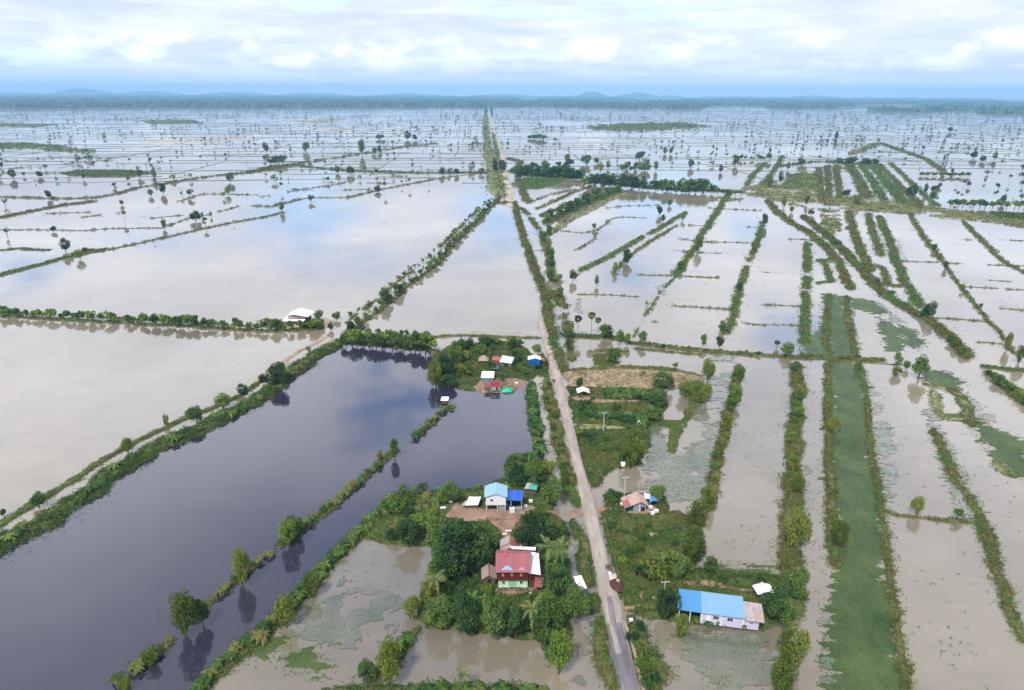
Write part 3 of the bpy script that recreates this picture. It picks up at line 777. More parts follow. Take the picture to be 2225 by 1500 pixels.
# long strips on the right
L = 'scrub'
S([(1660, 470), (1645, 530), (1622, 580), (1607, 630), (1592, 690), (1572, 742)], 3.0, .3, 'bank', 'reedg', 1.1, gaps=.36)
S([(1585, 420), (1545, 480), (1515, 530), (1485, 575), (1470, 600)], 4.0, .3, 'bank', 'reedg', 1.1, gaps=.22)
S([(1470, 600), (1440, 630), (1405, 680), (1375, 735)], 1.2, .15, 'bank', 'reed', .8, gaps=.48)
S([(1490, 462), (1435, 495), (1390, 520), (1340, 548), (1300, 570), (1262, 590)], 3.4, .3, 'bank', 'reedg', 1.1, gaps=.25)
S([(1470, 490), (1405, 530), (1362, 562), (1332, 595)], 1.8, .3, 'bank', 'scrub', .9, gaps=.25)
S([(1362, 420), (1330, 432), (1290, 452), (1250, 472), (1220, 490), (1188, 512)], 4.6, .6, 'turfy', 'yellow', .6)
S([(1345, 415), (1300, 432), (1262, 448), (1225, 464), (1180, 484)], 9, .5, 'bank', 'lush', 1.1)
S([(1300, 420), (1260, 437), (1225, 450), (1175, 470)], 5, .3, 'bank', 'reed', 1.1)
S([(1285, 405), (1240, 420), (1200, 440), (1165, 455)], 3, .3, 'bank', 'scrub', .8, gaps=.3)
S([(1250, 412), (1205, 420), (1150, 440)], 2, .3, 'bank', 'scrub', .6, gaps=.3)
S([(1732, 790), (1735, 850), (1730, 900), (1725, 960), (1721, 1010), (1722, 1080), (1724, 1150), (1722, 1200), (1716, 1262)], 4.4, .6, 'bank', L, 1.3, vh=1.1)
S([(1752, 528), (1756, 570), (1752, 620), (1748, 680), (1746, 740), (1742, 768)], 4.0, .3, 'bank', 'reedg', 1.0, gaps=.3)
S([(1606, 795), (1596, 850), (1582, 900), (1570, 950), (1556, 1005), (1546, 1060), (1536, 1110)], 2.8, .5, 'bank', L, 1.2)
S([(1800, 640), (1795, 700), (1798, 775)], 2.2, .4, 'bank', L, 1.0)
S([(1840, 645), (1846, 700), (1858, 775)], 2.6, .4, 'bank', L, 1.0)
S([(1797, 790), (1799, 900), (1799, 1000), (1805, 1080), (1808, 1160), (1812, 1230)], 2.4, .45, 'bank', L, 1.2, gaps=.2)
S([(1868, 790), (1882, 860), (1888, 920), (1893, 980), (1902, 1040), (1914, 1110), (1925, 1190), (1938, 1280), (1948, 1360), (1962, 1440), (1970, 1510)], 1.5, .4, 'bank', L, 1.1, gaps=.18)
S([(2030, 935), (2050, 990), (2075, 1040), (2105, 1085), (2132, 1130), (2150, 1180), (2172, 1250), (2195, 1320), (2222, 1395)], 2.6, .4, 'bank', L, 1.1, gaps=.2)
S([(1905, 1100), (1940, 1118), (2000, 1126), (2060, 1132), (2130, 1138)], 1.3, .35, 'bank', L, 1.0)
S([(2022, 850), (2036, 880), (2052, 908)], 3.4, .5, 'turfy', 'yellow', .9)
S([(2058, 845), (2085, 862), (2105, 895), (2112, 925)], 3.8, .5, 'turfy', 'scrub', 1.1)
S([(2010, 835), (2040, 840), (2062, 845)], 3.0, .4, 'turfy', 'yellow', 1)
S([(2052, 910), (2090, 912), (2140, 918)], 1.6, .4, 'turfy', 'yellow', .8)
S([(2168, 1005), (2182, 1020), (2200, 1032)], 4.4, .5, 'turfy', 'yellow', 1.1)
S([(2135, 798), (2180, 802), (2240, 806)], 3.6, .4, 'turf', 'reedg', 1.1)
S([(2146, 812), (2178, 830), (2205, 858), (2240, 885)], 4.4, .6, 'bank', L, 1.3, vh=1.1)
S([(2128, 1140), (2165, 1225)], 2.5, .3, 'bank', 'reedg', .9)
S([(1668, 436), (1692, 465), (1722, 486), (1762, 508), (1796, 538), (1812, 558)], 4.4, .6, 'bank', L, 1.2, vh=1.1)
S([(1744, 470), (1790, 506), (1830, 542), (1862, 575), (1888, 605), (1920, 640), (1968, 670), (2010, 692), (2048, 722), (2080, 752), (2105, 780)], 5.2, .7, 'bank', L, 1.35, vh=1.2)
S([(1820, 560), (1830, 590), (1846, 628)], 4.5, .5, 'bank', L, 1.2)
S([(1796, 540), (1812, 552), (1800, 566), (1778, 566)], 2.5, .4, 'bank', L, 1.0)
S([(1785, 566), (1800, 590), (1805, 610), (1780, 616)], 3.0, .35, 'bank', 'reedg', 1.1)
S([(1884, 575), (1915, 580), (1925, 600), (1930, 618)], 3.2, .5, 'bank', L, 1.1)
S([(1890, 610), (1930, 622), (1960, 622)], 3.0, .5, 'bank', L, 1.1)
S([(1842, 460), (1858, 510), (1876, 555), (1888, 590)], 5, .5, 'bank', L, 1.2)
S([(1884, 465), (1902, 520), (1915, 555)], 4, .5, 'bank', L, 1.1)
S([(1910, 470), (1935, 530), (1950, 575), (1972, 620), (2000, 668)], 4.4, .5, 'bank', 'reedg', 1.2)
S([(1975, 462), (2005, 515), (2030, 545), (2050, 572)], 2.6, .4, 'bank', L, .9, gaps=.2)
S([(2050, 572), (2070, 600), (2088, 625), (2112, 655), (2145, 695), (2172, 722), (2205, 770)], 1.6, .3, 'bank', L, .9, gaps=.25)
S([(2092, 480), (2130, 520), (2170, 560), (2198, 578), (2240, 600)], 2.6, .4, 'bank', L, .9, gaps=.15)
for a in ([(2055, 572), (2130, 575), (2240, 579)], [(2090, 624), (2160, 627), (2240, 631)], [(2022, 692), (2090, 694), (2150, 700)], [(1330, 597), (1400, 598), (1460, 600), (1560, 604)], [(1430, 662), (1500, 667), (1588, 673)],
          [(1540, 452), (1600, 456), (1655, 458)], [(1690, 519), (1740, 521), (1790, 524)], [(1770, 568), (1840, 572)], [(1940, 568), (2040, 571)], [(1215, 502), (1270, 507), (1300, 500)],
          [(1300, 500), (1325, 478), (1350, 472), (1400, 474)], [(1250, 545), (1290, 520), (1300, 505)], [(1480, 520), (1530, 526), (1640, 528)], [(1215, 620), (1240, 605), (1260, 595)], [(2240, 525), (2160, 520)]):
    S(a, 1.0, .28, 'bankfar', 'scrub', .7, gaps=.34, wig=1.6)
for a in ([(1255, 640), (1320, 642), (1390, 645)], [(1460, 545), (1520, 550), (1610, 552)], [(1640, 590), (1700, 592), (1748, 596)], [(1620, 660), (1690, 664), (1744, 668)], [(1500, 490), (1560, 492), (1640, 494)], [(1300, 455), (1360, 448), (1430, 446)],
          [(1955, 500), (2000, 502)], [(2060, 520), (2110, 522)], [(2150, 610), (2240, 614)], [(2170, 670), (2240, 676)], [(2120, 745), (2180, 748)], [(1160, 545), (1190, 546)], [(2040, 475), (2090, 478), (2110, 476)], [(1200, 425), (1240, 415)], [(1180, 470), (1240, 445), (1280, 425)],
          [(1600, 700), (1660, 706), (1742, 708)], [(1420, 700), (1490, 702), (1580, 704)]):
    S(a, .9, .2, 'bankfar', 'scrub', .7, gaps=.46, wig=2.0)
# yellow-green reed country at mid distance, and the fan of strips beyond it
plot([(1612, 410), (1660, 402), (1700, 387), (1782, 376), (1786, 440), (1760, 455), (1700, 440), (1660, 430), (1616, 421)], .4, 'turfy', 'yellow', .5, rag=6, hole=.46)
plot([(1788, 436), (1850, 428), (1960, 441), (2060, 456), (2140, 468), (2240, 482), (2240, 496), (2100, 476), (1950, 463), (1860, 456), (1790, 451)], .4, 'turfy', 'yellow', .6, rag=6, hole=.42)
plot([(1782, 455), (1822, 452), (1826, 500), (1806, 516), (1786, 498)], .4, 'turfy', 'reedg', .7, rag=3, hole=.42)
plot([(1718, 378), (1780, 378), (1778, 415), (1700, 412)], .35, 'turf', 'reedg', .7, rag=6, hole=.38)
plot([(2155, 462), (2240, 465), (2240, 482), (2160, 474)], .4, 'turf', 'lush', 1.2, rag=3)
for p, wd, k in (([(1745, 365), (1752, 440)], 4, 'yellow'), ([(1778, 365), (1786, 440)], 5, 'scrub'), ([(1797, 362), (1804, 440)], 4, 'scrub'), ([(1815, 360), (1826, 432)], 5, 'scrub'), ([(1842, 352), (1866, 395), (1886, 430)], 9, 'scrub'),
                 ([(1872, 358), (1900, 400), (1925, 440)], 6, 'reedg'), ([(1895, 356), (1930, 400), (1962, 442)], 8, 'reedg'), ([(1912, 358), (1952, 400), (1998, 445)], 4, 'scrub'), ([(1935, 355), (1985, 402), (2036, 448)], 3, 'reedg'),
                 ([(1800, 352), (1860, 355), (1910, 358)], 12, 'lush'), ([(1690, 362), (1765, 352), (1800, 352)], 4, 'scrub'), ([(1850, 335), (1880, 322), (1910, 312)], 8, 'yellow'), ([(1915, 312), (1960, 328), (2010, 345), (2050, 372)], 4, 'scrub'),
                 ([(1940, 400), (1975, 420), (2000, 455)], 5, 'scrub'), ([(1960, 455), (2000, 452)], 5, 'yellow'), ([(1655, 405), (1690, 360), (1700, 340)], 3, 'reedg'), ([(1620, 405), (1640, 375), (1665, 355)], 3, 'reedg')):
    S(p, wd, .4, 'turf', k, 1.0, gaps=.12)
# belts right of the far road
S([(1112, 372), (1160, 380), (1210, 384), (1262, 386)], 16, .5, 'turf', 'lush', 1.1)
plot([(1128, 390), (1180, 387), (1244, 385), (1208, 402), (1165, 411), (1138, 408)], .4, 'reedbed', 'reedg', .7, rag=3)
S([(1268, 390), (1310, 397), (1350, 402), (1420, 408), (1480, 414), (1540, 414), (1612, 418)], 10, .5, 'turf', 'lush', 1.0)
S([(1108, 345), (1130, 352), (1124, 372)], 5, .5, 'turf', 'scrub', 1.0)
S([(1124, 380), (1134, 410), (1146, 440)], 5, .5, 'turf', 'scrub', 1.0)
# left plain
S([(-30, 606), (0, 598), (70, 580), (140, 561), (190, 550), (230, 541)], 5.0, .45, 'turf', 'reedg', 1.0)
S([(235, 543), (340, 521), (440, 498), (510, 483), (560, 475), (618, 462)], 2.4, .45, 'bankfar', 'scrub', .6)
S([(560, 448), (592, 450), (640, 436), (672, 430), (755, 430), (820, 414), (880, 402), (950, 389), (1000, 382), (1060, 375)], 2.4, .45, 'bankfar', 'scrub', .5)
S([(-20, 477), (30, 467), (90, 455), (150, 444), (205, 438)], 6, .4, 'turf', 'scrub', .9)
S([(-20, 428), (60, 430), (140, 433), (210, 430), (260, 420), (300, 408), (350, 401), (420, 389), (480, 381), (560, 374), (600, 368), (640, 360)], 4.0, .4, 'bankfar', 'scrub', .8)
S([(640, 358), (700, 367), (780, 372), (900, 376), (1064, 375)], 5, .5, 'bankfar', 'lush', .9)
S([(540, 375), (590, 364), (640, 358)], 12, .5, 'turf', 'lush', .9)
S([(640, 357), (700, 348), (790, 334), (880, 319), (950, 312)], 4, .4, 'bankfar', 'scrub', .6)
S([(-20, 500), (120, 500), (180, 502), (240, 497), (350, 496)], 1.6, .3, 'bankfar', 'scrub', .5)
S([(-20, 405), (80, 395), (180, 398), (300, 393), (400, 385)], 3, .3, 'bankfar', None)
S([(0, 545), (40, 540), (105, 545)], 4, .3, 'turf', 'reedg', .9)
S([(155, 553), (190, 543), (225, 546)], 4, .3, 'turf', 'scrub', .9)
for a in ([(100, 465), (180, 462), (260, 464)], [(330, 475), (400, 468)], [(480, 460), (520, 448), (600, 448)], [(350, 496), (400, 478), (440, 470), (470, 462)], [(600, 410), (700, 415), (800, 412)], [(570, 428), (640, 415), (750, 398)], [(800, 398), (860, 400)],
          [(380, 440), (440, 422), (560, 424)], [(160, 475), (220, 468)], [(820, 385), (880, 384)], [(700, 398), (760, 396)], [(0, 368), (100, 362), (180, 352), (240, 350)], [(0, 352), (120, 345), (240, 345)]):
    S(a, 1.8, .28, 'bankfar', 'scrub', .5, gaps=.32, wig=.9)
plot([(134, 377), (170, 371), (260, 370), (332, 377), (290, 383), (200, 384), (160, 382)], .4, 'turf', 'reedg', .8, rag=3)
plot([(-20, 312), (60, 311), (130, 318), (222, 330), (180, 333), (80, 325), (-20, 322)], .4, 'turfy', 'reedg', .4, rag=8, hole=.42)
plot([(300, 308), (400, 301), (600, 299), (470, 309), (340, 316)], .2, 'sand', None, rag=14, hole=.48)
plot([(650, 278), (790, 278), (720, 285), (640, 284)], .2, 'sand', None, rag=14, hole=.48)
plot([(1270, 272), (1480, 268), (1540, 275), (1420, 284), (1290, 282)], .4, 'turfy', 'reedg', .3, rag=20, hole=.44)
plot([(600, 263), (760, 259), (700, 267)], .3, 'turfy', None, rag=18)
plot([(-20, 268), (130, 270), (90, 276), (-20, 275)], .4, 'turf', None, rag=12)
plot([(300, 262), (420, 260), (440, 268), (330, 270)], .4, 'turf', None, rag=12)

# ------------------------------------------------------------------ homestead plots
plot([(930, 795), (945, 770), (985, 748), (1030, 750), (1062, 739), (1118, 746), (1148, 762), (1163, 775), (1181, 765), (1192, 790), (1190, 824), (1168, 812), (1152, 826), (1110, 851), (1060, 853), (1018, 848), (958, 838), (934, 825)], .6, 'turf', 'lush', 1.2)
plot([(1018, 846), (1036, 826), (1080, 821), (1130, 823), (1150, 830), (1112, 853), (1052, 854)], .75, 'dirt', None, rag=.6)
plot([(1078, 783), (1110, 786), (1138, 790), (1130, 797), (1090, 797)], .75, 'tan', None, rag=.4)
plot([(788, 1165), (815, 1112), (850, 1080), (920, 1068), (1050, 1064), (1096, 1036), (1098, 1005), (1150, 995), (1190, 1010), (1196, 1060), (1208, 1085), (1204, 1112), (1226, 1132), (1236, 1180), (1226, 1225), (1240, 1262), (1258, 1292),
      (1300, 1290), (1306, 1330), (1236, 1340), (1240, 1390), (1236, 1440), (1190, 1448), (1185, 1385), (1130, 1385), (1060, 1378), (985, 1366), (928, 1366), (905, 1342), (914, 1290), (946, 1250), (950, 1212), (944, 1188), (880, 1192), (830, 1180)], .8, 'turf', 'lush', 1.0)
plot([(955, 1132), (985, 1094), (1010, 1099), (1055, 1106), (1150, 1099), (1200, 1110), (1220, 1120), (1140, 1132), (1130, 1145), (1118, 1185), (1092, 1190), (1074, 1162), (1058, 1142), (1010, 1142)], 1.15, 'dirt', None, rag=.5)
plot([(1045, 1273), (1100, 1276), (1180, 1272), (1192, 1300), (1100, 1308), (1058, 1300)], .9, 'dirt', 'scrub', .25, rag=.6)
plot([(1222, 808), (1330, 801), (1420, 805), (1490, 810), (1530, 822), (1515, 830), (1470, 846), (1300, 846), (1236, 840)], .6, 'tanland', 'dry', .5, rag=1.0)
plot([(1232, 842), (1420, 846), (1446, 860), (1450, 884), (1430, 905), (1408, 930), (1414, 960), (1400, 985), (1394, 1010), (1342, 1020), (1312, 1036), (1290, 1062), (1276, 1040), (1256, 960), (1240, 890)], .7, 'turf', 'lush', 1.1)
plot([(1232, 866), (1262, 860), (1310, 869), (1395, 871), (1396, 880), (1300, 883), (1240, 876)], 1.0, 'dirt', 'scrub', .2, rag=.5)
plot([(1240, 920), (1330, 926), (1380, 930), (1370, 940), (1250, 940)], .95, 'turfy', 'scrub', .4, rag=.5)
plot([(1312, 1078), (1340, 1070), (1440, 1078), (1452, 1112), (1500, 1122), (1532, 1142), (1526, 1200), (1512, 1236), (1560, 1242), (1600, 1248), (1690, 1254), (1700, 1292), (1736, 1272), (1752, 1292), (1744, 1338), (1662, 1368), (1600, 1362), (1480, 1356),
      (1440, 1350), (1398, 1346), (1362, 1332), (1350, 1285), (1330, 1225), (1320, 1160), (1308, 1112)], .7, 'turf', 'lush', 1.0)
plot([(1345, 1100), (1430, 1098), (1440, 1120), (1395, 1128), (1340, 1122)], 1.0, 'dirt', None, rag=.4)
plot([(1470, 1262), (1545, 1260), (1600, 1276), (1650, 1282), (1648, 1300), (1560, 1290), (1478, 1284)], 1.0, 'dirt', 'scrub', .3, rag=.5)
plot([(1372, 1285), (1400, 1280), (1440, 1300), (1436, 1318), (1380, 1315)], 1.0, 'dirt', 'scrub', .4, rag=.5)
plot([(1390, 1160), (1440, 1150), (1448, 1172), (1410, 1182)], .95, 'tan', 'scrub', .4, rag=.8)
plot([(600, 700), (640, 694), (700, 693), (728, 697), (720, 712), (640, 718), (590, 716)], .6, 'tan', None, rag=.6)
plot([(1498, 826), (1530, 830), (1528, 868), (1502, 905), (1478, 950), (1466, 985), (1448, 985), (1455, 930), (1412, 926), (1398, 905), (1440, 914), (1484, 912), (1494, 880)], .45, 'turf', 'scrub', .9, rag=.8)
plot([(1290, 770), (1330, 768), (1345, 790), (1320, 800), (1292, 792)], .4, 'turf', 'scrub', 1.0, rag=1.0)
plot([(1690, 1200), (1742, 1195), (1746, 1260), (1700, 1262)], .5, 'turf', 'scrub', 1.0, rag=1.2)
# ------------------------------------------------------------------ floating grass
mp = mat_patch
mp([(1790, 640), (1838, 644), (1846, 700), (1862, 778), (1798, 778), (1790, 700)], 1.0)
mp([(1800, 786), (1868, 792), (1885, 850), (1895, 920), (1903, 1000), (1916, 1080), (1926, 1180), (1940, 1280), (1955, 1400), (1972, 1510), (1806, 1510), (1800, 1400), (1808, 1300), (1808, 1180), (1802, 1080), (1798, 1000), (1800, 900)], .86)
mp([(1770, 1380), (1810, 1300), (1812, 1510), (1780, 1510)], .42, 'reed')
mp([(1886, 820), (1918, 860), (1945, 950), (1962, 1040), (1935, 1090), (1905, 1060), (1893, 950)], .42)
mp([(2000, 890), (2030, 888), (2062, 960), (2112, 1050), (2142, 1112), (2104, 1130), (2062, 1085), (2040, 985)], .72)
mp([(2130, 1110), (2160, 1170), (2190, 1260), (2222, 1380), (2200, 1380), (2165, 1250), (2135, 1170)], .6)
mp([(2008, 806), (2060, 811), (2096, 832), (2085, 852), (2030, 843), (2008, 834)], .98)
mp([(2050, 902), (2112, 897), (2150, 925), (2240, 965), (2240, 1040), (2200, 1034), (2150, 982), (2120, 930)], .95, 'reedg')
mp([(2090, 850), (2120, 870), (2160, 900), (2180, 925), (2140, 920), (2105, 895)], .55)
mp([(1742, 745), (1800, 700), (1798, 778), (1742, 775)], .85)
mp([(1745, 560), (1765, 560), (1760, 700), (1742, 760)], .45)
mp([(1845, 645), (1900, 655), (1930, 680), (1905, 685), (1850, 668)], .85, 'reedg')
mp([(1900, 655), (1935, 672), (1960, 700), (1935, 700)], .7, 'reedg')
mp([(1905, 690), (1935, 700), (1975, 745), (1955, 762), (1925, 762)], .9)
mp([(1952, 705), (1985, 718), (2012, 745), (1990, 760), (1968, 750)], .95)
mp([(1400, 920), (1440, 930), (1470, 985), (1520, 950), (1570, 905), (1560, 990), (1545, 1060), (1530, 1100), (1440, 1090), (1395, 1060), (1400, 1000)], .62)
mp([(1500, 830), (1600, 800), (1590, 880), (1540, 960), (1500, 900)], .36)
mp([(1440, 1362), (1600, 1365), (1672, 1378), (1676, 1440), (1672, 1512), (1560, 1512), (1500, 1450), (1470, 1400)], .55, 'reedg')
mp([(1660, 1250), (1760, 1260), (1765, 1330), (1740, 1345), (1745, 1290), (1700, 1280)], .55)
mp([(1540, 1225), (1640, 1240), (1700, 1250), (1690, 1275), (1600, 1268), (1550, 1258)], .95, 'reedg')
mp([(650, 1290), (760, 1230), (880, 1300), (900, 1340), (860, 1400), (760, 1430), (640, 1400), (590, 1420)], .36, 'reedg', stretch=1.4)
mp([(545, 1410), (600, 1398), (612, 1415), (575, 1435)], .9, 'reedg'); mp([(615, 1432), (670, 1405), (682, 1425), (640, 1448)], .9, 'reedg'); mp([(665, 1445), (700, 1438), (712, 1452), (690, 1462)], .9, 'reedg')
mp([(1205, 1300), (1290, 1360), (1300, 1510), (1240, 1510), (1250, 1420)], .3, 'reedg')
mp([(1540, 770), (1600, 775), (1600, 790), (1545, 785)], .7); mp([(1740, 1010), (1760, 1010), (1755, 1120), (1735, 1180)], .5)
mp([(1250, 640), (1270, 635), (1262, 680), (1248, 678)], .5); mp([(1425, 620), (1450, 612), (1450, 640), (1425, 640)], .5); mp([(1690, 1120), (1720, 1100), (1722, 1230), (1690, 1225)], .5, 'reedg')
mp([(1940, 520), (1960, 520), (1980, 580), (1950, 580)], .35); mp([(1890, 480), (1905, 480), (1935, 560), (1920, 560)], .4)
mp([(1210, 1065), (1245, 1060), (1250, 1100), (1222, 1095)], .5, 'reedg'); mp([(1180, 940), (1212, 985), (1205, 1000), (1185, 990)], .5)
# stray floating tufts on the open water
_P = []
for (ax, ay, bx, by, k) in ((1980, 1150, 2160, 1500, 150), (1740, 800, 1795, 1500, 90), (1600, 800, 1720, 1240, 80), (1540, 1120, 1700, 1240, 40), (1900, 820, 2010, 1100, 120), (2080, 900, 2220, 1250, 120), (1500, 810, 1600, 900, 60),
                            (0, 400, 1060, 560, 180), (1200, 450, 1720, 740, 170), (1400, 1350, 1480, 1500, 40), (2000, 500, 2220, 760, 60), (600, 1200, 900, 1480, 150)):
    for _ in range(int(k * .25)):
        x, y = gp(rng.uniform(ax, bx), rng.uniform(ay, by)); m_ = rng.integers(3, 9)
        for _ in range(m_): _P.append((x + rng.normal() * y * .003, y + rng.normal() * y * .0025))
_P = np.array(_P); _n = len(_P); _C = np.column_stack([_P, rng.uniform(.03, .2, _n)]); _N = rng.normal(size=(_n, 3)) * .5 + (0, 0, 1); _N /= np.linalg.norm(_N, axis=1, keepdims=True)
_L = rng.uniform(.2, .55, _n) * np.maximum(1, _P[:, 1] / 230)
_V, _Q = quads(_C, _N, _L, _L * .5); MATS.setdefault('reedg', []).append((_V, _Q, rng.uniform(0, 1, _n)))
